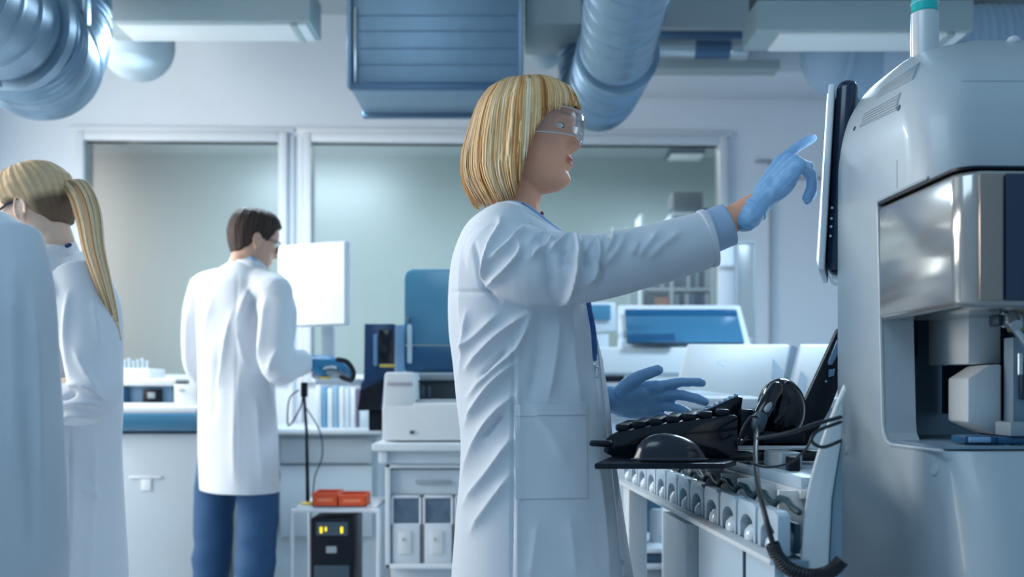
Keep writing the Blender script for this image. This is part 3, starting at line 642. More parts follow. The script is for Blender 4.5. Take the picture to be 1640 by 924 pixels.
MB().pbox(1622, 540, 1650, 676, 1.58, .03, .002).build('inner_panel', machd, t_an); MB().pbox(1636, 580, 1650, 640, 1.57, .01, .002).build('display_strip', darkin, t_an)
mb = MB()
mb.cyl(P(1606, 512, 1.50), P(1632, 512, 1.50), .012, n=16); mb.cyl(P(1618, 506, 1.5), P(1628, 522, 1.48), .010, n=16); mb.build('probe_joint', metalm, t_an)
MB().pbox(1598, 503, 1606, 522, 1.5, .03, .003).build('joint_block', darkin, t_an)
MB().tube([P(1622, 520, 1.5), P(1650, 560, 1.5)], .006, 10).build('probe_arm', metalm, t_an)
MB().cyl(P(1634, 566, 1.52), P(1634, 600, 1.52), .004, n=12).build('probe_needle', metalm, t_an)
MB().pbox(1632, 500, 1660, 530, 1.53, .04, .003).build('brass_block', mat('brass', (150, 130, 90), .35, .6), t_an)
for a in (1612, 1640): MB().cyl(P(a, 712, 1.55), P(a, 730, 1.55), .005, n=12).build('peg', metalm, t_an)
# vents, screws, panel seams lying on the shell
ventm = mat('vent_grey', (160, 172, 182), .55)
for q in (((1405, 152), (1470, 104), (1478, 120), (1398, 164)), ((1384, 184), (1440, 150), (1446, 172), (1377, 202))):
    pass
vq = [((1416, 140), (1473, 100), (1462, 128), (1403, 158)), ((1387, 180), (1443, 148), (1436, 176), (1377, 204))]
for q in vq:
    v = patch(T_sh, q, .0015, .003, 12, 6).build('vent', ventm, t_an)
    for k in range(5):
        a, b_, c, d = [Vector(x) for x in q]; s0 = .1+k*.18; s1 = s0+.07
        patch(T_sh, (a.lerp(d, s0), b_.lerp(c, s0), b_.lerp(c, s1), a.lerp(d, s1)), .0035, .003, 8, 1).build('slat', machm, v)
def screw(px, py, r=.0045, m=greyp, name='screw'):
    dr = Vector(((px-CX)/F, 1, -(py-CY)/F)).normalized(); h = T_sh.ray_cast(Vector((0, 0, CH)), dr); n = h[1] if h[1].dot(dr) < 0 else -h[1]
    MB().cyl(h[0]-n*.002, h[0]+n*.002, r, n=16).build(name, m, t_an)
screw(1440, 173, .005, dgrey); screw(1369, 206, .004, dgrey); screw(1497, 752, .009, machm, 'cap'); screw(1355, 722, .007, machm, 'cap')
for q in (((1352, 702.5), (1428, 717), (1428, 718), (1352, 703.5)), ((1434, 302), (1435, 302), (1435, 258), (1434, 258))): pass
patch(T_sh, ((1540, 129), (1639, 129), (1639, 130.6), (1540, 130.6)), .0006, .001, 20, 1).build('panel_seam', ventm, t_an)
patch(T_sh, ((1436, 256), (1437.2, 256), (1437.2, 302), (1436, 302)), .0006, .001, 1, 8).build('panel_seam', ventm, t_an)
# glossy cover over the bay
tanm = mat('champagne_gloss', (176, 174, 171), .15, .6, var=.03, scale=4)
tand = mat('champagne_dark', (158, 144, 134), .2, .5, var=.03)
def cover(u0, u1, v0, v1, z0, z1, r, name, m, zs=None):
    R_ = []
    for z, o in ((z0, .010), (z0+.003, .004), (z0+.010, 0), (z1-.008, 0), (z1-.002, .003), (z1, .008)): R_.append(ringrect(u0+o, u1-o, v0+o, v1-o, z, r, .012, 8))
    mb = MB().grid(R_, close_u=True); n = len(R_[0]); mb.f.append(list(range(n))[::-1]); mb.f.append([(len(R_)-1)*n+i for i in range(n)]); return mb.xf(MR).build(name, m, t_an, angle=40)
cv = cover(.682, .90, 1.395, 1.697, 1.214, 1.409, .034, 'bay_cover', tanm)
R_ = [ringrect(.6805, .90, 1.40, 1.701, z, .03, .012, 8) for z in (1.4115, 1.4155)]; mb = MB().grid(R_, close_u=True); n = len(R_[0]); mb.f += [list(range(n))[::-1], [n+i for i in range(n)]]; mb.xf(MR).build('cover_gasket', navy, t_an)
RB(.7045, .739, 1.389, 1.3955, 1.222, 1.402, .002).build('cover_front_band', tand, t_an)
RB(.7405, .90, 1.386, 1.3955, 1.222, 1.402, .002).build('cover_window', mat('navy_window', (16, 40, 68), .08, coat=.6), t_an)
# signal tower
t = thing('signal_tower', 'silver signal tower with a teal light on top of the large analyzer', 'signal light', P(1481, 90, 1.84))
c = P(1481, 100, 1.84)
MB().cyl((c.x, c.y, Z(104, 1.84)), (c.x, c.y, Z(21, 1.84)), .0245, n=32).build('tube', mat('satin_silver', (206, 212, 216), .25, .35), t)
MB().cyl((c.x, c.y, Z(21, 1.84)), (c.x, c.y, Z(-4, 1.84)), .0235, n=32).build('light_ring', mat('teal_lens', (24, 160, 160), .15, emit=(20, 150, 150), estr=.18), t)
MB().cyl((c.x, c.y, Z(8, 1.84)), (c.x, c.y, Z(4, 1.84)), .0250, n=32).build('clear_ring', mat('pale_teal', (150, 214, 214), .15), t)
MB().cyl((c.x, c.y, Z(-4, 1.84)), (c.x, c.y, Z(-40, 1.84)), .0235, n=32).build('light_ring', mat('clear_lens', (200, 226, 226), .15), t)
MB().ell(P(1623, 66, 1.87), (.012, .012, .010)).build('top_knob', whitep, t_an)
# touch monitor seen edge-on
t = thing('touch_monitor', 'slim navy touch monitor seen edge-on, pointed at by the gloved finger', 'monitor', P(1330, 440, 2.0))
yaw = math.atan2(1, .36); 
SL = .345
def slab(px_top, px_bot, w, y0, y1, Yn, L_, th, name, m, bev, dx=0., dz=0.):
    """panel along the line of sight, leaning: near edge runs from (px_bot,y1) to (px_top,y0)"""
    d = Vector((SL, 1, 0)).normalized(); s = Vector((1, -SL, 0)).normalized()
    b0 = P(px_bot, y1, Yn)+s*dx; t0 = P(px_top, y0, Yn)+s*dx; b = bmesh.new(); bmesh.ops.create_cube(b, size=1)
    up = t0-b0
    for v in b.verts:
        p = b0+up*(v.co.z+.5)+d*((v.co.y+.5)*L_)+s*((v.co.x+.5)*th); v.co = p
    bmesh.ops.bevel(b, geom=b.edges[:], offset=bev, segments=4, affect='EDGES', profile=.5); return MB().bm(b).build(name, m, t)
slab(1340, 1323, 0, 126, 440, 1.955, .26, .040, 'housing', mat('navy_monitor', (10, 38, 66), .22, coat=.3), .018)
slab(1327, 1310, 0, 134, 433, 1.951, .26, .012, 'front_bezel', framem, .004); slab(1324.6, 1307.6, 0, 150, 417, 1.995, .20, .0025, 'screen', mat('lit_touch_screen', (200, 220, 230), .3, emit=(214, 232, 244), estr=1.5), .0008)
mat('pale_blue_shell', (130, 168, 200), .3)
for i, y in enumerate((333, 350, 363, 378)):
    xx = 1327+(439-y)/312*17; MB().ell(P(xx, y, 1.954), (.0028, .002, .0028), n=10, m=6).build('button', mat('button_white', (190, 214, 230), .3), t)
own(MB().prism([(1350, 138), (1362, 134), (1384, 168), (1372, 190), (1356, 196)], 2.0, .08, .004), 'mount_bracket', mat('pale_blue_shell', (1, 1, 1)), 'grey blue bracket joining the touch monitor to the large analyzer', 'bracket')

# ---------------------------------------------------------------- sample rack loader (its rails run back to a point left of the room's)
RK = math.atan((820-704)/F); MK = Matrix.Rotation(RK, 4, 'Z')
def KB(x0, x1, y0, y1, z0, z1, bev=.002, mb=None): return (mb or MB()).bb(x0, x1, y0, y1, z0, z1, bev, MK)
t_rk = thing('rack_loader', 'pale sample rack loader with a long row of notched lanes under the keyboard tray', 'analyzer', MK @ Vector((.6, 2.0, 0)))
lanem = mat('lane_plastic', (186, 204, 216), .32, var=.03, coat=.2)
ur = .482; zr = .85
KB(ur-.004, ur+.024, 1.42, 2.68, zr-.009, zr, .002).build('front_rail', whitep, t_rk)
KB(ur+.02, .552, 1.46, 2.68, zr-.02, zr-.010, .001).build('lane_floor', machd, t_rk)
lane = None
pitch = .107
for i in range(13):
    v0 = 1.36+i*pitch
    if i == 0: continue
    if lane is None:
        w_ = pitch-.012; mb = MB(); z0, z1 = zr-.004, zr+.062
        arch = [(v0, z0), (v0+.010, z0), (v0+.010, z0+.022)]+[(v0+.010+(w_-.024)*(1-math.cos(a))/2, z0+.022+.022*math.sin(a)) for a in np.linspace(.3, math.pi-.3, 8)]+[(v0+w_-.014, z0+.022), (v0+w_-.014, z0), (v0+w_, z0), (v0+w_, z1-.012), (v0+w_-.008, z1), (v0+.014, z1), (v0, z1-.006)]
        mb.poly([MK @ Vector((ur+.024, v, z)) for v, z in arch], MK @ Vector((.02, 0, 0)), .0012)
        lane = mb.build('lane_block', lanem, t_rk, angle=30)
        mb = MB().tube([MK @ Vector((ur+.040, v0+.040, zr+.006)), MK @ Vector((ur+.05, v0+.040, zr+.006))], .0215, 14, 'round', flat=1); mb.build('lane_scoop', mat('glossy_white', (214, 226, 234), .12, coat=.6), lane)
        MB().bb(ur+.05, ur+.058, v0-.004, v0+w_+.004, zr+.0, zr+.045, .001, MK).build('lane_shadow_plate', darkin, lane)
        mb = MB().bb(ur+.058, ur+.11, v0+w_-.002, v0+w_+.006, zr-.01, .935, .001, MK); mb.build('divider', whitep, lane)
        base = v0
    else:
        c = copy_tree(lane, t_rk); c.location = lane.location+(MK @ Vector((0, v0-base, 0)))
# wavy dark belt and grey back panel
bp = []
for i in range(1, 13):
    v0 = 1.36+i*pitch
    for dv, dz in ((.0, .0), (.03, .004), (.05, .012), (.085, .012)): bp.append(MK @ Vector((ur+.057, v0+dv, zr+.062+dz)))
MB().tube(bp, .0055, 8, flat=1).build('dark_belt', mat('belt_dark', (30, 62, 72), .4), t_rk)
KB(ur+.105, ur+.115, 1.52, 2.68, zr-.012, .94, .001).build('back_panel', mat('lane_back_grey', (132, 158, 178), .45), t_rk)
KB(ur+.09, ur+.125, 1.55, 2.45, .922, .936, .002).build('upper_rail', whitep, t_rk)
MB().poly([MK @ Vector(q) for q in ((ur+.098, 1.57, .936), (.622, 1.57, .936), (.742, 1.93, .936), (.742, 2.6, .936), (ur+.098, 2.6, .936))], (0, 0, .019), .002).build('deck', lanem, t_rk)
for i in range(7): KB(ur+.088, ur+.10, 1.63+i*pitch, 1.655+i*pitch, .912, .924, .002).build('rail_lug', whitep, t_rk)
KB(.60, .74, 2.05, 2.5, .955, .99, .006).build('deck_block', whitep, t_rk)
KB(.60, .64, 1.72, 1.82, .955, .985, .006).build('deck_block', greyp, t_rk)
KB(.60, .62, 1.68, 1.70, .955, .98, .002).build('dark_clip', navy, t_rk)
# body panels below the rail
KB(ur+.006, ur+.022, 1.43, 1.86, 0, zr-.010, .003).build('body_panel', lanem, t_rk); KB(ur+.003, ur+.008, 1.565, 1.573, 0.02, zr-.012, .001).build('panel_gap', darkin, t_rk)
KB(ur+.03, .55, 1.86, 1.955, 0, zr-.022, .004).build('dark_gap_panel', mat('dark_gap', (50, 92, 122), .4), t_rk)
KB(ur+.006, .60, 1.955, 2.16, 0, zr-.022, .003).build('body_panel', whitep, t_rk)
KB(ur+.010, ur+.06, 2.58, 2.66, 0, zr-.014, .006).build('far_leg', whitep, t_rk)
# curved side plate in front of the loader
t = thing('side_plate', 'curved pale upright plate between the rack loader and the large analyzer', 'panel', P(1315, 1640, 1.46))
cur = [(1352, 618), (1342, 640), (1322, 690), (1304, 745), (1291, 800), (1284, 860), (1281, 924), (1280, 1000), (1280, 1640), (1352, 1640)]
MB().prism([(p.x, p.y) for p in spline([Vector((a, b, 0)) for a, b in cur[:7]], 4)]+[(1280, 1640), (1326, 1640), (1326, 924), (1332, 800), (1348, 700)], 1.50, .10, .005, skew=.031).build('plate', whitep, t)
MB().prism([(1327, 1640), (1327, 924), (1333, 800), (1349, 700), (1352, 1640)], 1.51, .09, .003, skew=.028).build('shade_strip', machd, t)  # darker grey strip paints the shadow on the plate's right side

# analyzer with two raised lids behind the keyboard
Yl = 2.95
t = thing('lidded_analyzer', 'white analyzer with two tall pale hinged lids standing open behind the keyboard', 'analyzer', (X(1240, Yl), Yl+.3, 0))
MB().bb(X(1058, Yl), X(1480, Yl), Yl-.05, Yl+.5, Z(655, Yl-.05), Z(637, Yl-.05), .01).build('deck', topm, t)
MB().bb(X(1100, Yl), X(1480, Yl), Yl, Yl+.5, 0, Z(655, Yl-.05), .01).build('cabinet', benchm, t)
lidm = mat('lid_offwhite', (214, 217, 218), .45)
MB().poly([P(1102, 553, Yl+.2), P(1266, 553, Yl+.2), P(1246, 640, Yl+.02), P(1083, 622, Yl+.02)], (.0, .02, .006), .006).build('lid', lidm, t)
MB().poly([P(1267, 553, Yl+.2), P(1274, 556, Yl+.23), P(1254, 638, Yl+.05), P(1246, 640, Yl+.02)], (.012, .012, .0), .002).build('lid_side', machd, t)
MB().poly([P(1283, 553, Yl+.2), P(1420, 553, Yl+.2), P(1420, 650, Yl+.02), P(1264, 642, Yl+.02)], (.0, .02, .006), .006).build('lid', lidm, t)
def onlid(pl, dY, name, m):
    def Yat(y): return Yl+.2-(y-553)/87*.18
    MB().poly([P(x, y, Yat(y)-dY) for x, y in pl], (0, .004, .001)).build(name, m, t)
onlid([(1149, 577), (1163, 577), (1158, 596), (1153, 597), (1149, 590)], .004, 'handle_recess', machd)
onlid([(1098, 568), (1113, 567), (1111, 579), (1097, 580)], .004, 'label', greyp)
onlid([(1238, 574), (1255, 594), (1251, 618), (1236, 606)], .004, 'triangular_slot', machd)
onlid([(1283, 594), (1292, 604), (1288, 632), (1276, 624)], .004, 'triangular_slot', machd)
# cabinet under, seen between coat and loader
Yk = 3.52
t = thing('glazed_cabinet', 'white cabinet with an open bay holding a white cylinder, under the rack loader rail', 'cabinet', (X(1050, Yk), Yk+.2, 0))
mb = MB()
for q in ((985, 745, 1014, 912), (1024, 745, 1034, 905), (1014, 903, 1090, 912), (1034, 878, 1090, 886), (985, 740, 1090, 748)): mb.pbox(*q, Yk, .4, .003)
mb.build('cabinet_frame', framem, t); MB().pbox(1014, 745, 1024, 905, Yk+.05, .02, .001).build('dark_pane', darkin, t)
MB().pbox(1034, 745, 1100, 910, Yk+.38, .02, .001).build('back_panel', mat('bay_back_blue', (84, 120, 146), .5), t); MB().pbox(985, 912, 1100, 1200, Yk+.02, .36, .003).build('plinth', greyp, t)
MB().pbox(1034, 887, 1090, 903, Yk+.02, .3, .002).build('drawer', mat('slate_drawer', (70, 104, 130), .5), t)
own(MB().lathe(P(1055, 878, Yk+.15)+Vector((0, 0, .003)), [(.034, 0), (.034, .13), (.03, .136), (.03, .14)], 24), 'white_canister', whitep, 'white canister inside the cabinet bay under the rack loader', 'canister')
own(MB().pbox(1070, 862, 1100, 877.5, Yk+.05, .1, .004), 'white_box', whitep, 'low white box beside the canister in the cabinet bay', 'box')

# ---------------------------------------------------------------- keyboard tray and what is on it
zt0 = .970
t = thing('keyboard_tray', 'black keyboard tray edge-on, holding mouse and keyboard in front of the woman', 'tray', (X(1060, 1.75), 1.82, zt0-.012))
MB().poly([(X(952, 1.705), 1.705, zt0), (X(1160, 1.705), 1.705, zt0), (.40, 1.78, zt0), (.415, 2.0, zt0), (.25, 2.0, zt0), (.19, 1.9, zt0)], (0, 0, -.010), .002).build('tray_top', navy, t)
MB().bb(.36, .592, 1.86, 1.98, zt0-.008, zt0+.010, .004).build('support_arm', navyg, t)
t = thing('computer_mouse', 'black computer mouse on the front of the tray', 'mouse', (X(1073, 1.76), 1.76, zt0))
G = []
for i in range(17):
    u = -1+2*i/16; row = []
    for k in range(17):
        a = math.pi*k/16; e = max(0, 1-abs(u)**2.3)**.5; hgt = .046*e*(1+.16*(-u)-.1*u*u)
        row.append(Vector((X(1073, 1.76)+u*.065, 1.762-math.cos(a)*.032*max(e, .05), zt0+.002+max(hgt, .001)*math.sin(a)**.75)))
    G.append(row)
mb = MB().grid(G); mb.build('mouse_body', mat('mouse_gloss', (10, 20, 36), .25, coat=.35), t, angle=70)
mb = MB(); mb.tube([p+Vector((0, 0, 0)) for p in [Vector((X(1012+i*7.6, 1.729), 1.7295, zt0+.0052)) for i in range(17)]], .0014, 8); mb.build('side_seam', dgrey, t)
t = thing('keyboard', 'thick black keyboard seen from its side, resting behind the mouse', 'keyboard', (X(1080, 1.9), 1.95, zt0))
sk = .05
prof_k = [(966, 724), (970, 703), (980, 695), (994, 691), (1062, 679), (1176, 664), (1182, 668), (1182, 731), (980, 731)]
Yk0 = 1.83; zmin = Z(731, Yk0)
MB().prism([(x, 620+(CH-max(Z(y, Yk0), zt0+.0005))*F/Yk0) for x, y in prof_k], Yk0, .27, .003, skew=sk).build('case', navyg, t)
key = None
for r in range(7):
    for c in range(9):
        x = X(986+r*27, Yk0)+c/9*sk; yy = Yk0+.02+c*.0275; top = Z(float(np.interp(986+r*27+10, [x_ for x_, _ in prof_k[2:6]], [y_ for _, y_ in prof_k[2:6]])), Yk0)
        if key is None:
            mb = MB().box((0, 0, .006), (.0235, .022, .013), .004); key = mb.build('key', navy, t, local=True); key.location = Vector((x+.014, yy, top))-t.location; 
        else:
            k2 = key.copy(); COL.objects.link(k2); k2.parent = t; k2.location = Vector((x+.014, yy, top))-t.location
MB().poly([P(1106, 668, 1.9), P(1180, 634, 1.9), P(1190, 636, 1.9), P(1186, 668, 1.9)], (.02, .14, 0), .003).build('rear_riser', navyg, t)
for i in range(9): MB().box(P(1112+i*8.3, 664-i*3.8, 1.905), (.008, .006, .008), .002).build('lamp_key', mat('clear_key', (150, 182, 206), .2), t)
MB().pbox(1186, 655, 1208, 704, 1.88, .12, .005).build('end_block', navy, t)
own(MB().tube([P(948, 710, 1.8), P(976, 711, 1.8)], [.0055, .0065], 12), 'black_pen', navy, 'short black pen-like stick poking out left of the keyboard', 'pen')
# scanner in its dome holder
t = thing('barcode_scanner', 'glossy black hand scanner with round dome resting on the tray, cable hanging down', 'scanner', P(1248, 705, 1.9))
MB().ell(P(1251, 655, 1.93), (.046, .05, .060), n=32, m=20).build('dome', navyg, t)
MB().tube(spline([P(1243, 622, 1.87), P(1232, 640, 1.85), P(1219, 664, 1.84), P(1214, 680, 1.84)], 5), [.0135]*6+[.015]*5+[.011]*5, 16).build('handle', navyg, t)
MB().tube([P(1240, 630, 1.853), P(1228, 656, 1.828)], .006, 12).build('trigger', greyp, t)
MB().tube([P(1218, 668, 1.835), P(1214, 681, 1.835)], .0135, 16).build('cable_collar', dgrey, t)
MB().pbox(1222, 690, 1290, 712, 1.90, .09, .006).build('holder_base', navy, t)
own(MB().tube(spline([P(1214, 684, 1.80), P(1210, 720, 1.66), P(1213, 770, 1.55), P(1224, 820, 1.48), P(1238, 872, 1.46)], 8), .0042, 10), 'scanner_cable', rubber, 'straight black cable hanging from the scanner handle', 'cable')
# coiled lower part
pth = spline([P(1237, 872, 1.46), P(1246, 892, 1.455), P(1266, 912, 1.45), P(1300, 922, 1.45), P(1330, 915, 1.45), P(1348, 898, 1.45)], 60); co_ = []
for i, p in enumerate(pth):
    tt = (pth[min(i+1, len(pth)-1)]-pth[max(i-1, 0)]).normalized(); u = tt.cross(Vector((0, 1, 0))).normalized(); a = i*.62
    co_.append(p+(u*math.cos(a)+Vector((0, 1, 0))*math.sin(a))*.0085)
own(MB().tube(co_, .0026, 6), 'coiled_cable', rubber, 'black coiled cable curving at the bottom beside the large analyzer', 'cable')
def cab(pts, Y, lab, r=.0024, name='cable'): own(MB().tube(spline([P(a, b, Y+(c if c else 0)) for a, b, c in pts], 8), r, 8), name, rubber, lab, 'cable')
cab([(1196, 700, 0), (1184, 712, -.01), (1188, 690, -.02), (1202, 668, 0), (1212, 668, .01)], 1.80, 'thin black cable loop between keyboard and scanner')
cab([(1214, 702, .02), (1260, 694, 0), (1310, 678, 0), (1346, 668, 0)], 1.47, 'thin cable stretched from the scanner base up to the large analyzer', .003)
cab([(1346, 676, 0), (1310, 690, 0), (1300, 706, 0), (1318, 716, 0), (1346, 706, 0)], 1.47, 'black cable looped on the curved side plate', .0026)
cab([(1300, 700, 0), (1290, 720, 0), (1262, 742, 0), (1228, 748, 0), (1205, 742, 0)], 1.55, 'black cable sagging across the deck under the tilted panel', .002)
t = thing('tilted_panel', 'black tilted bracket panel with slots, leaning behind the scanner dome', 'bracket', P(1270, 712, 1.95))
MB().prism([(1342, 527), (1347, 524), (1352, 526), (1352, 600), (1330, 655), (1300, 708), (1294, 714), (1176, 714), (1176, 708), (1240, 696), (1268, 680), (1284, 655), (1290, 640)], 1.97, .018, .003).build('plate', navy, t)
MB().prism([(1327, 580), (1341, 545), (1347, 540), (1348, 556), (1333, 584), (1328, 585)], 1.962, .01, .001).build('slot', mat('slot_blue', (110, 140, 164), .3), t)
MB().prism([(1329, 592), (1338, 590), (1336, 602), (1328, 604)], 1.962, .01, .001).build('slot', MATS['slot_blue'], t)
MB().ell(P(1323, 611, 1.966), (.003, .003, .003), n=10, m=6).build('screw', MATS['slot_blue'], t)
# ---------------------------------------------------------------- people
skinc = np.array(lin((232, 166, 134))); lipc = np.array(lin((196, 92, 82))); 
coatm = mat('coat_cotton', (201, 208, 216), .72, var=.02, scale=40, bump=.12, bscale=220, sheen=.15)
coatb = mat('coat_cotton_blue', (158, 180, 206), .72, var=.02, bump=.1, bscale=200)
glovem = mat('nitrile_light_blue', (138, 182, 222), .42, var=.06, bump=.5, bscale=45)
gloved = mat('nitrile_blue', (44, 126, 172), .42, var=.06, bump=.4, bscale=45)
shirtm = mat('shirt_blue', (120, 160, 205), .7, bump=.1); navycloth = mat('navy_cloth', (24, 56, 100), .7)
jeansm = mat('denim', (32, 74, 114), .8, var=.18, scale=30, bump=.3, bscale=150)
shoem = mat('shoe_leather', (60, 66, 72), .5)
skinm = mat('skin', (1, 1, 1), .5, vcol=True, var=.03, bump=.08, bscale=300, spec=.35)
hairm = mat('hair', (1, 1, 1), .58, vcol=True, var=.12, scale=60, spec=.22)
eyem = mat('eye_white', (225, 225, 222), .2); irism = mat('iris', (50, 60, 70), .15)
clearm = clear_mat('clear_lens_plastic', .0, (244, 248, 250), .06)
temple = mat('dark_temple', (24, 40, 62), .3)
def ip(z, tab): 
    a = np.array(sorted(tab)); return np.interp(z, a[:, 0], a[:, 1])
FR = [(.113, .0), (.106, .045), (.092, .068), (.072, .083), (.05, .091), (.03, .094), (.012, .088), (0, .084), (-.02, .084), (-.04, .085), (-.055, .087), (-.067, .088), (-.08, .085), (-.095, .084), (-.106, .080), (-.114, .068), (-.119, .045)]
BK = [(.113, .0), (.106, .052), (.092, .075), (.07, .089), (.05, .096), (.02, .099), (0, .095), (-.03, .082), (-.06, .064), (-.09, .045), (-.119, .03)]
WD = [(.113, .0), (.106, .042), (.092, .059), (.072, .070), (.05, .075), (.02, .0765), (0, .075), (-.02, .071), (-.04, .067), (-.06, .062), (-.08, .055), (-.1, .044), (-.112, .032), (-.119, .018)]
ZS = np.concatenate([np.linspace(-.119, -.1, 8)[:-1], np.linspace(-.1, .06, 82), np.linspace(.06, .106, 16)[1:], [.1095, .1125, .113]])
ZT = 1.0; LOW = 1.0
def head_pts(fem=1., off=None, nose=1., nt=128):
    TH = np.linspace(-math.pi, math.pi, nt, endpoint=False); G = []
    for z in ZS:
        f_, b_, w_ = max(ip(z, FR), .002), max(ip(z, BK), .002), max(ip(z, WD), .002); row = []
        for t in TH:
            c, s = math.cos(t), math.sin(t); e = 2.25 if c > 0 else 2.1
            r = (abs(c)**e+abs(s)**e)**(-1/e); x = (f_ if c > 0 else b_)*c*r; y = w_*s*r
            if c > 0:
                g = lambda y0, z0, sy, sz: math.exp(-((abs(y)-y0)/sy)**2-((z-z0)/sz)**2)
                nz = float(np.interp(z, [-.049, -.045, -.040, -.034, -.028, -.015, 0, .015, .03], [0, .004, .015, .0245, .0245, .016, .008, .002, 0]))*nose
                nw = float(np.interp(z, [-.045, -.034, -.015, .01], [.009, .0105, .0085, .008]))
                d = nz*math.exp(-(y/nw)**2)+.009*g(.0135, -.036, .006, .0065)*nose
                d += .0035*g(.026, .020, .018, .007)-.012*g(.031, .001, .014, .011)+.006*g(.031, .000, .009, .008)
                d += .005*g(.046, -.022, .018, .016)-.003*g(.045, -.06, .018, .02)
                d += .0058*g(0, -.0555, .019, .0042)+.0068*g(0, -.0665, .017, .0048)-.005*g(0, -.0608, .022, .0014)-.004*g(0, -.077, .02, .006)+.006*g(0, -.096, .018, .011)
                d -= .002*g(.034, -.052, .006, .012)
                x += d*min(1, c*3)
            o = off(abs(math.degrees(t)), z, t) if off else 0
            if off: n = Vector((x/ .09**2, y/.076**2, (z-.0)/.115**2)).normalized(); row.append(Vector((x, y, z))+n*o)
            else: row.append(Vector((x, y, z)))
            if row[-1].z > 0: row[-1].z *= ZT
            else: row[-1].z *= LOW
        G.append(row)
    return G
def head_mb(M, **k):
    G = head_pts(**k); mb = MB().grid(G, close_u=True); n = len(G[0]); R = len(G)
    mb.f.append(list(range(n))); mb.f.append([(R-1)*n+i for i in range(n)][::-1]); return mb.xf(M)
def ear_mb(M, side):
    mb = MB(); y = side*.077; c = Vector((-.004, y, -.012))
    R = Matrix.Rotation(math.radians(-12), 3, 'Y')
    mb.ell(c, (.014, .007, .028), R, 16, 10)
    rim = [c+R @ Vector((.017*math.cos(a)*(1 if a < math.pi else 1)-.002, side*.008, .031*math.sin(a))) for a in np.linspace(-1.4, 3.6, 16)]
    mb.tube(rim, [.0032]*16, 8); mb.ell(c+Vector((-.001, side*.004, -.027)), (.007, .005, .010), None, 12, 8); return mb.xf(M)
def head_matrix(c, yaw, pitch=0, roll=0, s=1.): return Matrix.Translation(c) @ Euler((math.radians(roll), math.radians(pitch), math.radians(yaw)), 'XYZ').to_matrix().to_4x4() @ Matrix.Scale(s, 4)
def hand_parts(M, side, curl, thumb, s=1., k=1., spread=(.22, .07, -.06, -.2)):
    """local: +X to the fingertips, +Z back of the hand, thumb towards side*Y. curl: four triples of degrees"""
    mb = MB(); y0 = [.030, .010, -.011, -.030]; x0 = [.088, .092, .087, .078]; Ls = [(.045, .026, .021), (.049, .030, .022), (.045, .028, .021), (.035, .021, .019)]; rr = [.0088, .0092, .0086, .0076]
    for i in range(4):
        p = Vector((x0[i], side*y0[i], 0)); a = 0; pts = [Vector((x0[i]-.03, side*y0[i]*.9, 0)), p]
        for j in range(3):
            a += math.radians(curl[i][j]); d = Vector((math.cos(a)*math.cos(spread[i]), side*math.sin(spread[i])*math.cos(a), -math.sin(a)))
            p = p+d*Ls[i][j]; pts.append(p)
        q = []; 
        for u, v in zip(pts, pts[1:]): q += [u, u.lerp(v, .5)]
        q.append(pts[-1]); r = [rr[i]*k*f for f in np.linspace(1.12, .86, len(q))]; r[2] *= 1.06; mb.tube(q, r, 12)
    th = [Vector(v) for v in thumb]; th = [Vector((v.x, side*v.y, v.z)) for v in th]; mb.tube(spline(th, 3), list(np.linspace(.0145, .0092, (len(th)-1)*3+1)*k), 12)
    for i in range(4): mb.tube([Vector((.012, side*y0[i]*.55, -.003)), Vector((.05, side*y0[i]*.8, -.003)), Vector((x0[i], side*y0[i], -.001))], [.0165*k, .0150*k, .0115*k], 12)
    mb.ell(Vector((.045, 0, -.004)), (.05, .036, .0155*k), None, 20, 12); mb.ell(Vector((.038, side*.022, -.012)), (.034, .018, .016), None, 16, 10); mb.ell(Vector((.035, -side*.024, -.009)), (.034, .014, .014), None, 16, 10)
    mb.tube([Vector((-.045, 0, 0)), Vector((-.01, 0, -.001)), Vector((.02, 0, -.003))], [.026*k, .0245*k, .026*k], 14, flat=.8, updir=(0, 0, 1))
    mb.v = [v*s for v in mb.v]; return mb.xf(M)
def hand_matrix(wrist, d, n):
    x = Vector(d).normalized(); z = Vector(n); z = (z-x*z.dot(x)).normalized(); y = z.cross(x)
    return Matrix.Translation(wrist) @ Matrix((x, y, z)).transposed().to_4x4()
def torso_rings(rows, ang, n=72):
    """rows: (z, cx, cy, half depth along facing, half width, power); ang = facing direction"""
    R = Matrix.Rotation(ang, 3, 'Z'); G = []
    for z, cx, cy, ax, ay, e in rows:
        row = []
        for k in range(n):
            a = 2*math.pi*k/n; c, s = math.cos(a), math.sin(a); r = (abs(c)**e+abs(s)**e)**(-1/e); row.append(Vector((cx, cy, z))+R @ Vector((ax*c*r, ay*s*r, 0)))
        G.append(row)
    return G
def loft(G):
    mb = MB().grid(G, close_u=True); n = len(G[0]); mb.f.append(list(range(n))[::-1]); mb.f.append([(len(G)-1)*n+i for i in range(n)]); return mb
def dense_rows(rows, k=5):
    out = []; rows = [np.array(r) for r in rows]
    for i in range(len(rows)-1):
        p0 = rows[max(i-1, 0)]; p1 = rows[i]; p2 = rows[i+1]; p3 = rows[min(i+2, len(rows)-1)]
        for j in range(k):
            t = j/k; out.append(.5*((2*p1)+(p2-p0)*t+(2*p0-5*p1+4*p2-p3)*t*t+(3*p1-p0-3*p2+p3)*t**3))
    out.append(rows[-1]); return [tuple(r) for r in out]
def merge(*mbs):
    o = MB()
    for m in mbs: o.add(m.v, m.f)
    return o
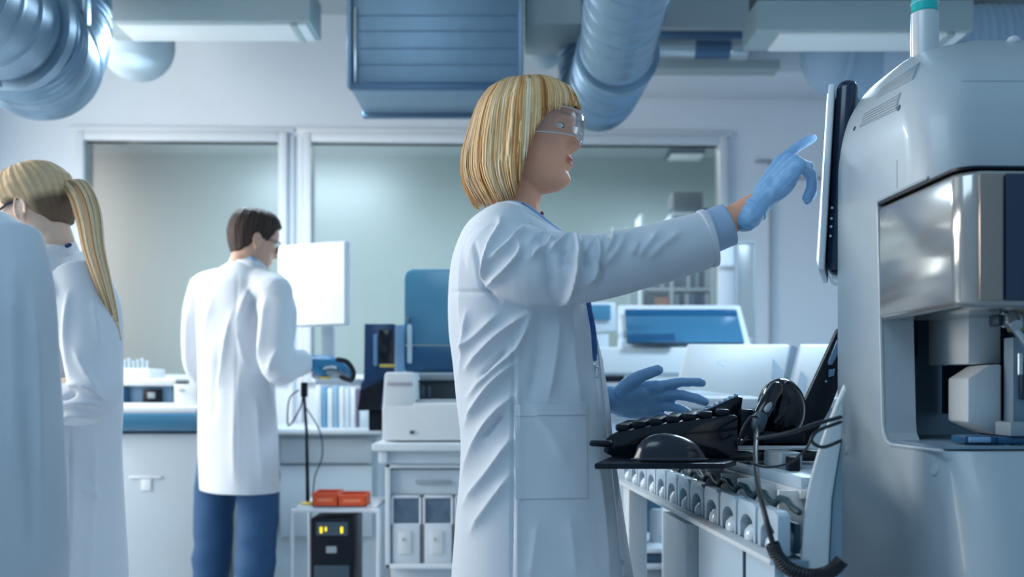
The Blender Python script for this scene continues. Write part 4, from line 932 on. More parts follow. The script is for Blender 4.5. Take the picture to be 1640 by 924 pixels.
def body(root, HM, neck, sh, el, wr, hp, kn, an, facing, hands, voxel, fem=1., nose=1., legs=True, arm_r=.034, skin=None):
    f = Vector((math.cos(facing), math.sin(facing), 0)); mb = head_mb(HM, nose=nose)
    for s in (1, -1): m2 = ear_mb(HM, s); mb.add(m2.v, m2.f)
    h0 = HM @ Vector((-.018, 0, -.05)); h1 = HM @ Vector((-.016, 0, -.10))
    mb.tube([h0, h1, h1.lerp(neck, .6), neck, neck-Vector((0, 0, .06))], [.050, .050, .050, .056, .07], 20)
    hipc = (hp[0]+hp[1])/2; chest = neck.lerp(hipc, .28)-Vector((0, 0, .02))
    mb.tube([sh[0]-Vector((0, 0, .02)), neck-Vector((0, 0, .06)), sh[1]-Vector((0, 0, .02))], [.036, .055, .036], 16)
    Rf = Matrix.Rotation(facing, 3, 'Z')
    mb.ell(chest-Vector((0, 0, .05)), (.085, .125, .19), Rf); mb.ell(neck.lerp(hipc, .65), (.08, .105, .2), Rf); mb.ell(hipc, (.085, .12, .12), Rf)
    for s in (0, 1):
        mb.tube([sh[s], sh[s].lerp(el[s], .5), el[s], el[s].lerp(wr[s], .35), wr[s]], [arm_r*1.25, arm_r*1.1, arm_r*.95, arm_r*.95, arm_r*.70], 16)
        mb.tube([hp[s], hp[s].lerp(kn[s], .5), kn[s], kn[s].lerp(an[s], .3), an[s]], [.066, .062, .05, .05, .034], 16)
        mb.tube([an[s]-Vector((0, 0, .02)), an[s]+f*.10-Vector((0, 0, .045))], [.032, .026], 12)
    for h in hands: mb.add(h.v, h.f)
    me = remesh(mb, voxel, 2, .4)
    co = get_co(me); Mi = np.array(HM.inverted()); l = co @ Mi[:3, :3].T+Mi[:3, 3]
    cols = np.tile(skin if skin is not None else skinc, (len(co), 1))
    lip = np.clip(1.2*np.exp(-((l[:, 1])/.021)**6-((l[:, 2]+.0612)/.0085)**4)*(l[:, 0] > .075), 0, 1)[:, None]
    cols = cols*(1-lip)+lipc*lip
    brow = np.exp(-((np.abs(l[:, 1])-.032)/.018)**4-((l[:, 2]-.024)/.0035)**2)*(l[:, 0] > .05)*.6
    cols = cols*(1-brow[:, None])+np.array(lin((110, 84, 66)))*brow[:, None]
    blush = (np.exp(-((np.abs(l[:, 1])-.05)/.022)**2-((l[:, 2]+.03)/.022)**2)*(l[:, 0] > .03)*.25+np.exp(-(l[:, 1]/.016)**2-((l[:, 2]+.034)/.012)**2)*(l[:, 0] > .09)*.35)[:, None]
    cols = cols*(1-blush)+np.array(lin((206, 140, 124)))*blush
    tint(me, cols); link('body', me, skinm, root, angle=180)
    for s in (1, -1):
        e = MB().ell(Vector((.0690, s*.031, .001)), (.0118, .0135, .0058), None, 20, 14).xf(HM).build('eye', eyem, root)
        MB().ell(Vector((.0777, s*.031, .001)), (.0042, .005, .0048), None, 12, 8).xf(HM).build('iris', irism, e)
def cap_hair(HM, hl, thick, root, cols, name='hair', fn=None, seed=0, streak=26, nape=None):
    tab = hl
    def off(a, z, t):
        h = np.interp(a, [p[0] for p in tab], [p[1] for p in tab]); k = min(1, max(0, (z-h)/.012+.5)); k = k*k*(3-2*k); ex = fn(a, z) if fn else 0
        st = .0016*math.sin(t*streak+z*20)*math.sin(t*streak*.37+1+z*35); return -.004+k*(.004+thick+ex+st)
    G = head_pts(off=off, nose=0, nt=160); mb = MB().grid(G, close_u=True); n = len(G[0]); R = len(G); mb.f.append(list(range(n))); mb.f.append([(R-1)*n+i for i in range(n)][::-1])
    rows = []
    for i, z in enumerate(ZS):
        for k in range(n):
            q = .5+.5*math.sin(k*1.9+z*30+seed)*math.sin(k*.63+2+z*14); c_ = np.array(lin(cols[0]))*(1-q)+np.array(lin(cols[1]))*q
            if nape: w_ = min(1, max(0, (.012-z)/.02))*min(1, max(0, (abs(-180+360*k/n)-100)/20)); c_ = c_*(1-w_)+np.array(lin(nape))*w_
            rows.append(c_)
    mb.xf(HM); me = mb.mesh(name); tint(me, np.array(rows)); return link(name, me, hairm, root, angle=180)
def glove(root, mb, m, voxel=.0024, label=None):
    me = remesh(mb, voxel, 3, .45); displace(me, .0012, 90, (1, 1, 1), 3); return link('glove', me, m, root, angle=180, label=label)
def yoke(mb, sh, neck, r=.062, el=None):
    mb.tube(spline([sh[0]-Vector((0, 0, .012)), neck-Vector((0, 0, .065)), sh[1]-Vector((0, 0, .012))], 5), list(np.interp(np.linspace(0, 2, 11), range(3), [r, r*1.15, r])), 20)
    if el:
        for s in (0, 1): mb.tube([sh[s]-Vector((0, 0, .012)), sh[s].lerp(el[s], .5), el[s]], [r, r*.85, r*.75], 18)
    return mb
def coat(root, mb, voxel, sm, fl, m=coatm, noise=.004, nscale=7, aniso=(1, 1, .25), name='lab_coat', seed=0):
    me = remesh(mb, voxel, sm, .5); displace(me, noise, nscale, aniso, seed); displace(me, noise*.4, nscale*2.7, aniso, seed+5); folds(me, fl); return link(name, me, m, root, angle=180)
# ---- the woman at the touch monitor (facing +X)
YW = 2.10
def V(px, py, Y=YW): return P(px, py, Y)
root = thing('person', 'blonde woman in a white lab coat and safety glasses, pointing at the touch monitor', 'person', (X(860, YW), YW, 0))
ZT = .90; LOW = 1.04
HM = head_matrix(V(847, 211), -17, 2, 0, 1.045)
wrR = V(1221, 317, 1.945); dR = (V(1276, 246, 1.96)-wrR)
curlR = [(-14, -4, 4), (62, 54, 24), (76, 54, 30), (82, 52, 30)]
# index points on towards the screen at a flatter angle than the palm
MRh = hand_matrix(wrR, dR, Vector((-.62, -.42, .66)))
curlR[0] = (15, 7, 3)
thR = [(.02, .022, -.010), (.045, .040, -.020), (.070, .046, -.030), (.092, .040, -.034)]
spR = (.10, .05, -.02, -.10)
wrL = V(985, 640, 2.17); MLh = hand_matrix(wrL, V(1075, 640, 2.16)-wrL, Vector((.1, .86, .42)))
curlL = [(-12, 22, 12), (6, 26, 16), (16, 30, 18), (26, 34, 22)]
thL = [(.012, .020, -.010), (.030, .046, -.014), (.055, .062, -.014), (.086, .074, -.012)]
spL = (.12, .05, -.06, -.18)
neck = V(824, 345)
sh = (V(806, 388, 2.25), V(806, 395, 1.98)); el = (V(870, 600, 2.33), V(965, 425, 1.93)); wr = (wrL-Vector((.02, 0, 0)), V(1120, 382, 1.95))
hp = (V(862, 760, 2.19), V(862, 760, 2.01)); kn = (Vector((.07, 2.2, .50)), Vector((.04, 2.0, .50))); an = (Vector((.05, 2.2, .09)), Vector((.0, 2.0, .09)))
body(root, HM, neck, sh, el, wr, hp, kn, an, 0, [MB().tube([V(1120, 380, 1.95), V(1160, 360, 1.95), V(1194, 336, 1.948), wrR], [.034, .0285, .0235, .018], 16), hand_parts(MRh, 1, curlR, thR, 1.06, .70, spR), hand_parts(MLh, -1, curlL, thL, 1.01, .68, spL)], .0028, arm_r=.036)
glove(root, hand_parts(MRh, 1, curlR, thR, 1.09, 1.1, spR), glovem)
glove(root, hand_parts(MLh, -1, curlL, thL, 1.04, 1.22, spL), glovem)
for w_, M_ in ((wrR, MRh), (wrL, MLh)):
    d = (M_.to_3x3() @ Vector((1, 0, 0))); p = M_ @ Vector((-.03, 0, -.001))
    MB().tube([p-d*.004, p-d*.002, p+d*.003, p+d*.006], [.0285, .0305, .0300, .0285], 20, 'flat', flat=.9, updir=M_.to_3x3() @ Vector((0, 0, 1))).build('glove_cuff', glovem, root)
# coat: silhouette rows from the photograph (py, px back, px front, half width)
rows = [(329, 797, 835, .055), (336, 780, 844, .09), (345, 768, 855, .13), (360, 750, 873, .163), (380, 737, 897, .182), (420, 724, 920, .192), (470, 718, 934, .192), (530, 718, 951, .182), (580, 724, 963, .176), (640, 730, 974, .178), (700, 737, 980, .182), (760, 736, 988, .19), (820, 731, 997, .20), (880, 727, 1006, .208), (924, 724, 1013, .214), (1010, 720, 1022, .22), (1056, 718, 1026, .222)]
RW = dense_rows([(Z(py, YW), X((a+b)/2, YW), YW, (X(b, YW)-X(a, YW))/2, w, 2.05 if py < 400 else 2.45) for py, a, b, w in rows], 5)
tor = yoke(loft(torso_rings(RW, 0, 96)), sh, neck, .055)
sl = MB().tube(spline([V(796, 405, 2.03), V(808, 416, 1.975), V(850, 430, 1.935), V(903, 432, 1.925), V(960, 427, 1.92), (V(1040, 409, 1.93)), V(1100, 393, 1.94), V(1128, 385, 1.945)], 5), list(np.interp(np.linspace(0, 7, 36), range(8), [.070, .084, .079, .072, .064, .058, .056, .0555])), 48, 'flat', updir=(0, 0, 1))
ls = MB().tube(spline([V(790, 385, 2.25), V(830, 470, 2.32), V(865, 590, 2.34), V(900, 622, 2.29), V(950, 636, 2.20)], 5), list(np.interp(np.linspace(0, 4, 21), range(5), [.075, .068, .06, .055, .048])), 32, 'flat')
FW = [ # sleeve and shoulder
 ([(851, 358), (835, 374), (812, 396), (786, 416)], 4.5, .010), ([(802, 351), (800, 370), (786, 396), (772, 450)], 5, .010), ([(828, 384), (834, 402), (818, 424), (780, 458)], 4.5, .009), ([(888, 379), (868, 398), (850, 414)], 5, .010),
 ([(846, 392), (858, 380), (880, 366)], 4, .006), ([(914, 370), (924, 388), (925, 420), (917, 456), (900, 487)], 4.5, .016), ([(916, 371), (898, 388), (880, 402)], 4, .009), ([(958, 382), (959, 405), (952, 440), (941, 453)], 4.5, .014), ([(941, 453), (930, 449), (926, 420)], 4.5, .003), ([(956, 383), (940, 398), (928, 408)], 4, .008),
 ([(985, 368), (981, 386), (968, 408)], 5, .009), ([(1022, 388), (1012, 408)], 5, .006), ([(1054, 374), (1034, 396), (1024, 410)], 6, .006), ([(1004, 374), (990, 400), (968, 424)], 6, .006), ([(1090, 372), (1062, 392), (1040, 412)], 6, .005), ([(960, 460), (965, 436), (955, 420)], 4, -.006), ([(870, 378), (880, 440), (885, 470)], 7, -.008), ([(938, 392), (940, 430)], 6, -.009), ([(903, 398), (905, 430)], 6, -.007), ([(760, 390), (766, 430), (775, 460), (800, 482)], 3.5, -.005),
 ([(1060, 450), (1000, 470), (930, 486)], 9, .004),
 # back and side of the coat
 ([(850, 504), (828, 556), (790, 594), (752, 636)], 6, .011), ([(826, 580), (786, 618), (746, 680)], 6, .011), ([(821, 634), (780, 680), (738, 770)], 6.5, .011), ([(820, 700), (780, 762), (742, 810)], 7, .010), ([(846, 500), (794, 538), (748, 592)], 6, .010), ([(818, 760), (790, 800), (756, 850)], 7, .008), ([(806, 660), (776, 700)], 4, -.006), ([(812, 560), (770, 605)], 4, -.007), ([(795, 505), (760, 540), (735, 560)], 6, .007), ([(748, 500), (744, 560), (736, 600)], 5, .006),
 ([(740, 392), (736, 470), (742, 540)], 5, .003), ([(722, 468), (790, 468)], 3, -.003),
 # vertical folds of the side panel
 ([(893, 500), (890, 560), (878, 640)], 7, .007), ([(868, 500), (862, 570), (850, 640)], 9, -.006), ([(915, 500), (918, 580), (930, 650)], 8, .006), ([(938, 500), (944, 570), (956, 660)], 5, .005), ([(848, 650), (880, 690), (905, 740)], 9, .005), ([(956, 740), (966, 830), (975, 924)], 8, .005), ([(860, 840), (850, 924)], 10, .004), ([(912, 830), (922, 924)], 10, .004),
 # seams
 ([(823, 540), (822, 640), (821, 760), (820, 930)], 1.9, -.004), ([(830, 560), (829, 930)], 5, .0045)]
coat_o = coat(root, merge(tor, sl, ls), .0034, 5, FW, noise=.003, nscale=6, seed=1)
T_c = bvh(coat_o)
patch(T_c, ((826, 650), (938, 648), (940, 797), (827, 799)), .0022, .004, 22, 26).build('pocket', coatm, root)
patch(T_c, ((826, 648), (938, 646), (938, 664), (826, 666)), .0038, .003, 22, 4).build('pocket_hem', coatm, root)
patch(T_c, ((950, 500), (955, 500), (1004, 915), (998, 922)), .0022, .004, 3, 60).build('front_placket', coatm, root)
h = T_c.ray_cast(Vector((0, 0, CH)), (V(995, 901)-Vector((0, 0, CH))).normalized()); 
if h[0]: MB().cyl(h[0]+Vector((0, .002, 0)), h[0]-Vector((0, .003, 0)), .0055, n=20).build('coat_button', greyp, root)
# sleeve hem, shirt cuff
MB().tube([V(1128, 384, 1.945), V(1131, 383, 1.945), V(1137, 381, 1.945), V(1139, 380.5, 1.945)], [.0555, .058, .0575, .0545], 40, 'flat').build('sleeve_hem', coatm, root)
cf = MB().tube(spline([V(1118, 379, 1.95), V(1132, 374, 1.95), V(1150, 366, 1.952), V(1167, 359, 1.952)], 4), list(np.linspace(.043, .0425, 13)), 36, None); o = cf.build('shirt_cuff', coatb, root)
o.modifiers.new('t', 'SOLIDIFY').thickness = .003; MB().ell(V(1133, 377, 1.905), (.0045, .0025, .0045)).build('cuff_button', whitep, o)
# collar of the coat, shirt collar
def ringband(pts_out, name, m, w=.022, th=.004, par=root):   # closed band through points, w tall
    n = len(pts_out); G = []
    sp = spline(pts_out+[pts_out[0]], 8)[:-1]
    for o_, dz in ((0, 0), (.0, w), (-th, w), (-th, 0)):
        c = sum((Vector(p) for p in sp), Vector())/len(sp); G.append([Vector(p)+(Vector(p)-c).normalized()*(o_-(.012 if dz else 0))+Vector((0, 0, dz)) for p in sp])
    return MB().grid(G, close_u=True, close_v=True).build(name, m, par)
def neckring(pts, r, name, m, flat=.6, par=root):
    far = [Vector((p.x, 2*YW-p.y, p.z)) for p in pts[::-1][1:-1]]; sp = spline(pts+far+[pts[0]], 6); return MB().tube(sp, r, 12, flat=flat).build(name, m, par)
neckring([V(795, 333, 2.1), V(806, 333, 2.03), V(828, 334, 1.995), V(846, 345, 1.985), V(864, 359, 1.995), V(884, 373, 2.04), V(896, 380, 2.10)], .0125, 'coat_collar', coatm, 1.0)
neckring([V(806, 331, 2.1), V(818, 329, 2.05), V(838, 331, 2.02), V(858, 345, 2.012), V(876, 359, 2.03), V(890, 370, 2.06), V(896, 374, 2.10)], .0105, 'shirt_collar', shirtm, .8)
MB().tube(spline([V(836, 327, 2.008), V(850, 338, 2.0), V(866, 352, 2.005), V(880, 364, 2.03)], 5), .0032, 8).build('collar_trim', navycloth, root)
MB().ell(V(868, 342, 2.05), (.004, .004, .005)).build('pendant', mat('garnet', (110, 50, 50), .3), root)
# lanyard
lan = MB().tube(spline([V(940, 470, 2.02), V(945, 500, 2.0), V(950, 530, 1.985), V(953, 566, 1.98)], 5), .005, 8, flat=.35, updir=(0, 1, 0)); lo = lan.build('lanyard', mat('lanyard_blue', (40, 92, 150), .5), root)
MB().pbox(949.5, 566, 956, 578, 1.972, .008, .002).build('buckle', mat('lanyard_blue', (1, 1, 1)), lo); 
for a in (0, 1):
    MB().tube([V(953+8*math.cos(q)*.5+(a*6-3), 592+a*4+9*math.sin(q), 1.972) for q in np.linspace(0, 2*math.pi, 14)], .0014, 6).build('clip_ring', metalm, lo)
# safety glasses
G = []; 
for j in range(9):
    v = j/8; z = -.020+.052*v; row = []
    for i in range(41):
        a = math.radians(-96+192*i/40); s_ = abs(a); lo_ = -.020 if s_ > .25 else -.020+.012*(1-s_/.25); zz_ = lo_+(.032-lo_)*v; rr_ = 1-.04*(v-.5)**2*4
        row.append(Vector((.012+.102*math.cos(a)**1.0*rr_ if math.cos(a) > 0 else .012+.102*math.cos(a), .083*math.sin(a), zz_)))
    G.append(row)
gl = MB().grid(G).xf(HM).build('safety_glasses', clear_mat('goggle_lens', .03, (248, 250, 251), .06, .4), root, angle=180); sm_ = gl.modifiers.new('t', 'SOLIDIFY'); sm_.thickness = .0018
rim = lambda j: [HM @ p for p in G[j]]
MB().tube(rim(8), .0014, 6).build('lens_rim', mat('clear_rim', (224, 232, 236), .2, alpha=.55), gl); MB().tube(rim(0), .0013, 6).build('lens_rim', MATS['clear_rim'], gl)
for s in (1, -1):
    MB().tube([HM @ Vector((.004, s*.0845, .018)), HM @ Vector((-.05, s*.082, .012))], .004, 8, flat=.5).build('temple_arm', MATS['clear_rim'], gl)
    MB().box(HM @ Vector((.012, s*.0855, .008)), (.02, .004, .032), .002, rz=math.radians(-17)).build('side_shield', MATS['clear_rim'], gl)
# hair
ct = [lin(c_) for c_ in ((150, 98, 52), (188, 132, 76), (212, 160, 102), (228, 182, 126), (236, 198, 148), (242, 212, 170), (246, 226, 196))]
BR = [(.121, .01), (.112, .052), (.09, .088), (.06, .110), (.02, .124), (-.045, .142), (-.11, .141), (-.15, .130)]
SR = [(.121, .008), (.112, .042), (.09, .069), (.06, .086), (.02, .0935), (-.03, .0985), (-.08, .099), (-.12, .092), (-.15, .078)]
FT = [(.121, .01), (.112, .054), (.09, .086), (.07, .098), (.05, .106), (.03, .110), (-.15, .11)]
def sm_tab(tab):
    g = np.linspace(-.17, .13, 151); v = np.array([ip(q, tab) for q in g]); k = np.hanning(17); k /= k.sum(); w = np.convolve(np.pad(v, 8, 'edge'), k, 'valid'); m = np.clip((g-.07)/.02, 0, 1); return g, w*(1-m)+v*m
TB, TS, TF = sm_tab(BR), sm_tab(SR), sm_tab(FT)
def hr(th, z):
    c, s = math.cos(th), math.sin(th); b = np.interp(z, *(TB if c < 0 else TF)); sd = np.interp(z, *TS); return 1/math.sqrt((c/b)**2+(s/sd)**2)
def zend(a): return float(np.interp(a, [0, 20, 40, 55, 66, 76, 84, 92, 120, 180], [.050, .044, .034, .012, -.015, -.06, -.115, -.135, -.150, -.150]))
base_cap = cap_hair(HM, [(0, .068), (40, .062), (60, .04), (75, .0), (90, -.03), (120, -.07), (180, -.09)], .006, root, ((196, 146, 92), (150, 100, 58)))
mb = MB(); colv = []
def lock(th0, z1, w, lift, drift, n=15, sgn=1):
    pts = []; rad = []
    for i in range(n):
        s = i/(n-1); z = .1205-(.1205-z1)*(s**1.15); th = th0+drift*math.sin(s*math.pi*.9)+(.12*drift if s > .8 else 0); r = hr(th, z)+lift*(.3+.7*s); k = min(1, s*5)
        if s > .82 and z1 < -.08: r -= (s-.82)*.10*(1 if lift < .004 else .6)
        top = Vector((-.012, 0, 0)); pts.append(Vector((r*math.cos(th)*.955, r*math.sin(th)*.97, z-.1*max(0, z)**2/.121))+top*(1-k)); rad.append(w*(1-.72*max(0, (s-.55)/.45)**1.6)*(.45+.55*k))
    return pts, rad
for L_ in range(1300):
    layer = L_ % 4; a = random.uniform(0, 180); 
    if L_ < 260: a = random.uniform(0, 80)
    sg = random.choice((-1, 1)); ze = zend(a)+random.uniform(-.006, .014)
    dr = random.uniform(-.12, .12)+(-.25*sg*(1 if a < 45 else 0))
    pts, rad = lock(math.radians(a)*sg, ze, random.uniform(.0020, .0048), random.uniform(-.003, .0015)+.003*math.sin(math.radians(a)*9+.6), dr*.5)
    if a > 70 and random.random() < .3: 
        k0 = random.uniform(.004, .010); 
        for i in range(len(pts)): pts[i] += Vector((math.cos(i*.7+L_), math.sin(i*.9+L_), 0))*k0*.25*i/len(pts)
    n0 = len(mb.v); mb.tube(pts, rad, 6, 'flat', flat=.34, updir=(math.cos(math.radians(a)*sg), math.sin(math.radians(a)*sg), .01)); m_ = len(mb.v)-n0
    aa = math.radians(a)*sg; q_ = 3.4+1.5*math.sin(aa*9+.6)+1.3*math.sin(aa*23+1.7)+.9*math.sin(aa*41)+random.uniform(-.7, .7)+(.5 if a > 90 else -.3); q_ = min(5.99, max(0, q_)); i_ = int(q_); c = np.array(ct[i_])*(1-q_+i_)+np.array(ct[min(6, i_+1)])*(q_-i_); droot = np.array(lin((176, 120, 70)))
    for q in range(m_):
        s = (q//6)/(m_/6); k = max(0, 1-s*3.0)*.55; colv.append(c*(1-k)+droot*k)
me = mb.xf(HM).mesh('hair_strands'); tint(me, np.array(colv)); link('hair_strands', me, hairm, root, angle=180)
ZT = 1.0; LOW = 1.0
# trousers and shoes out of frame below
for s in (0, 1):
    MB().tube([hp[s]-Vector((0, 0, .05)), kn[s], an[s]+Vector((0, 0, .03))], [.095, .072, .062], 20, 'flat').build('trouser_leg', navycloth, root)
    MB().tube([an[s]+Vector((-.04, 0, -.045)), an[s]+Vector((.04, 0, -.045)), an[s]+Vector((.15, 0, -.055))], [.044, .046, .034], 16).build('shoe', whitep, root)

# ---- the man (back three-quarter, facing right and away)
YM = 3.85; fa = math.radians(38)
def U(px, py, Y=YM): return P(px, py, Y)
root = thing('person', 'dark-haired man in white lab coat and jeans, standing with his back to us', 'person', (X(378, YM), YM, 0))
HM = head_matrix(U(405, 386), 32, 14, 0, 1.0)
wr = (U(470, 585, 4.05), U(489, 577, 3.70)); dM = Vector((1, .12, .02)); MMh = hand_matrix(wr[1], dM, Vector((-.1, -.25, 1))); MMl = hand_matrix(U(500, 590, 4.0), Vector((.9, .3, 0)), Vector((0, .4, .9)))
cM = [(18, 26, 18), (30, 30, 20), (34, 34, 22), (38, 36, 24)]; tM = [(.02, .02, -.012), (.045, .036, -.03), (.07, .032, -.045)]
sh = (U(330, 458, 4.03), U(440, 462, 3.68)); el = (U(324, 580, 4.06), U(440, 582, 3.63)); hp = (U(350, 700, 3.93), U(414, 700, 3.80)); kn = (Vector((X(340, 3.95), 3.96, .5)), Vector((X(410, 3.8), 3.82, .5))); an = (Vector((X(330, 3.95), 3.95, .09)), Vector((X(398, 3.8), 3.78, .09)))
body(root, HM, U(388, 428), sh, el, (U(420, 590, 4.15), wr[1]), hp, kn, an, fa, [hand_parts(MMh, 1 if False else -1, cM, tM, 1.05, .85)], .005, nose=1.15, arm_r=.042, skin=np.array(lin((196, 158, 138))))
glove(root, hand_parts(MMh, -1, cM, tM, 1.08, 1.15), gloved, .004)
cap_hair(HM, [(0, .070), (40, .066), (55, .045), (68, .0), (80, .012), (95, .0), (110, -.035), (140, -.06), (180, -.068)], .007, root, ((62, 48, 42), (38, 30, 28)), fn=lambda a, z: .010*max(0, min(1, (z-.02)/.08))*(1 if a < 60 else .75))
rows = [(414, 372, 418, .055, 0), (424, 352, 430, .11, 0), (440, 326, 443, .165, 0), (462, 305, 455, .20, 0), (500, 300, 458, .205, 0), (560, 303, 455, .195, 0), (620, 304, 452, .19, 0), (700, 303, 458, .20, 0), (760, 304, 461, .208, 0), (786, 305, 462, .21, 0)]
# cross-section is rotated: the half width below is across the back, depth about 0.6 of it
RM = dense_rows([(Z(py, YM), X((a+b)/2, YM), YM, (X(b, YM)-X(a, YM))/2*.72, (X(b, YM)-X(a, YM))/2*1.06, 2.2) for py, a, b, w, _ in rows], 5)
tor = yoke(loft(torso_rings(RM, fa, 72)), sh, U(388, 428), .068, el)
sr = MB().tube(spline([U(428, 455, 3.74), U(444, 500, 3.66), U(440, 560, 3.60), U(447, 590, 3.60), U(468, 584, 3.64), U(489, 579, 3.68)], 5), list(np.interp(np.linspace(0, 5, 26), range(6), [.07, .072, .066, .062, .054, .046])), 32, 'flat')
sl2 = MB().tube(spline([U(334, 455, 3.98), U(322, 500, 4.0), U(317, 555, 4.02), U(322, 592, 4.08), U(350, 600, 4.18), U(400, 595, 4.2)], 5), list(np.interp(np.linspace(0, 5, 26), range(6), [.07, .072, .064, .058, .052, .046])), 32, 'flat')
FM = [([(340, 480), (330, 530), (322, 600)], 5, .010), ([(372, 500), (360, 560), (345, 640)], 5, .012), ([(392, 470), (380, 520), (392, 580)], 5, .012), ([(400, 460), (390, 490), (388, 540)], 4, .010), ([(426, 480), (420, 540), (412, 585)], 5, .010), ([(350, 560), (345, 620), (335, 680)], 7, -.010), ([(415, 470), (404, 490), (398, 520)], 4, -.008), ([(380, 600), (376, 700), (378, 780)], 7, .008), ([(340, 640), (330, 700), (326, 780)], 7, .008), ([(410, 640), (414, 700), (420, 780)], 7, .008), ([(380, 440), (378, 786)], 1.5, -.003), ([(300, 500), (298, 560), (302, 600)], 4, .006), ([(444, 560), (436, 575), (430, 595)], 4, .008)]
co_m = coat(root, merge(tor, sr, sl2), .006, 4, FM, noise=.004, nscale=6, seed=4)
ringband([U(364, 424), U(380, 430, 3.76), U(406, 432, 3.74), U(424, 440, 3.80), U(426, 440, 3.9), U(405, 432, 3.96), U(380, 428, 3.95)], 'coat_collar', coatm, .035, par=root)
ringband([U(375, 418, 3.85), U(388, 420, 3.79), U(408, 426, 3.77), U(420, 434, 3.82), U(418, 434, 3.9), U(400, 424, 3.93), U(384, 420, 3.92)], 'shirt_collar', shirtm, .030, par=root)
for s in (1, -1): MB().tube([HM @ Vector((.09, s*.058, .012)), HM @ Vector((.03, s*.078, .010)), HM @ Vector((-.01, s*.080, .006))], .002, 8).build('glasses_temple', temple, root)
G = [[Vector((.108-.35*(abs(y))**2*20*.1-.02*abs(y)/.06, y, z)) for y in np.linspace(-.06, .06, 15)] for z in (-.018, 0, .018)]
g_ = MB().grid(G).xf(HM).build('safety_glasses', clearm, root); g_.modifiers.new('t', 'SOLIDIFY').thickness = .002
mb = MB()
for s in (0, 1): mb.tube(spline([hp[s]+Vector((0, 0, -.08)), hp[s].lerp(kn[s], .5), kn[s], kn[s].lerp(an[s], .5), an[s]+Vector((0, 0, -.02))], 4), list(np.interp(np.linspace(0, 4, 17), range(5), [.078, .080, .076, .070, .066])), 28, 'flat')
me = remesh(mb, .006, 4); displace(me, .006, 9, (1, 1, 2), 8); link('jeans', me, jeansm, root, angle=180)
f_ = Vector((math.cos(fa), math.sin(fa), 0))
for s in (0, 1): MB().tube([an[s]-f_*.05+Vector((0, 0, -.045)), an[s]+f_*.05+Vector((0, 0, -.045)), an[s]+f_*.17+Vector((0, 0, -.053))], [.045, .046, .036], 16).build('shoe', shoem, root)

# ---- the woman with the ponytail (facing left and slightly away, looking down)
YP = 2.62; fp_ = math.radians(168)
def Q(px, py, Y=YP): return P(px, py, Y)
root = thing('person', 'woman with a long blonde ponytail in a white lab coat, facing left', 'person', (X(120, YP), YP, 0))
HM = head_matrix(Q(58, 337), 172, 22, 0, 1.0)
sh = (Q(118, 470, 2.47), Q(110, 465, 2.80)); el = (Q(148, 622, 2.41), Q(120, 622, 2.83)); wr = (Q(50, 628, 2.42), Q(40, 640, 2.72))
hp = (Q(112, 700, 2.54), Q(112, 700, 2.70)); kn = (Vector((X(110, 2.6), 2.54, .5)), Vector((X(110, 2.6), 2.7, .5))); an = (Vector((X(115, 2.6), 2.54, .09)), Vector((X(115, 2.6), 2.7, .09)))
MPh = [hand_matrix(wr[0], Vector((-1, .1, -.1)), Vector((0, -.3, 1))), hand_matrix(wr[1], Vector((-1, -.1, -.1)), Vector((0, .3, 1)))]
body(root, HM, Q(92, 410), sh, el, wr, hp, kn, an, fp_, [hand_parts(MPh[0], -1 if False else 1, cM, tM, .95, .85), hand_parts(MPh[1], -1, cM, tM, .95, .85)], .0045, skin=np.array(lin((222, 192, 172))))
glove(root, hand_parts(MPh[0], 1, cM, tM, .98, 1.12), gloved, .004); glove(root, hand_parts(MPh[1], -1, cM, tM, .98, 1.12), gloved, .004)
cap_hair(HM, [(0, .072), (40, .066), (58, .04), (70, .014), (84, .022), (96, .01), (112, -.03), (140, -.058), (180, -.066)], .010, root, ((218, 194, 158), (196, 166, 126)), nape=(112, 92, 76), fn=lambda a, z: .012*max(0, 1-abs(z-.05)/.07)*(a/180))
# ponytail
tie = Q(103, 300, 2.62); mb = MB(); colv = []
pc = [Q(92, 300), Q(112, 292), Q(130, 312, 2.58), Q(142, 350, 2.54), Q(150, 400, 2.47), Q(164, 450, 2.42), Q(180, 505, 2.42), Q(192, 552, 2.44)]
pcs = spline(pc, 5)
for L_ in range(150):
    a = random.uniform(0, 6.28); r = random.uniform(.1, 1)**.5; pts = []; rad = []; cut_ = random.uniform(.86, 1.0)
    for i, p in enumerate(pcs[:max(8, int(len(pcs)*cut_))]):
        s = i/(len(pcs)-1); wd = float(np.interp(s, [0, .08, .2, .4, .7, 1], [.012, .020, .034, .032, .020, .004])); pts.append(p+Vector((math.cos(a), math.sin(a)*.8, .25*math.sin(a+1)))*wd*r); rad.append(float(np.interp(s, [0, .5, 1], [.0035, .0045, .0015])))
    n0 = len(mb.v); mb.tube(pts, rad, 5, 'flat'); c = np.array(random.choice([lin((214, 190, 154)), lin((196, 166, 126)), lin((228, 210, 182)), lin((166, 134, 98))])); colv += [c]*(len(mb.v)-n0)
me = mb.mesh('ponytail'); tint(me, np.array(colv)); po = link('ponytail', me, hairm, root, angle=180)
MB().tube([tie+Vector((-.012, 0, .004)), tie+Vector((.012, 0, -.004))], .019, 16).build('hair_tie', whitep, po)
for s in (1, -1):
    MB().tube([HM @ Vector((.095, s*.06, .010)), HM @ Vector((.03, s*.079, .012)), HM @ Vector((-.008, s*.081, .012))], .0048, 8, flat=.5).build('glasses_temple', temple, root)
rows = [(396, 72, 112, .06), (402, 62, 128, .10), (415, 52, 140, .145), (440, 45, 160, .18), (480, 42, 178, .188), (540, 44, 184, .18), (600, 48, 184, .175), (660, 60, 182, .178), (720, 70, 178, .185), (800, 72, 180, .195), (924, 68, 186, .21), (1010, 66, 188, .212)]
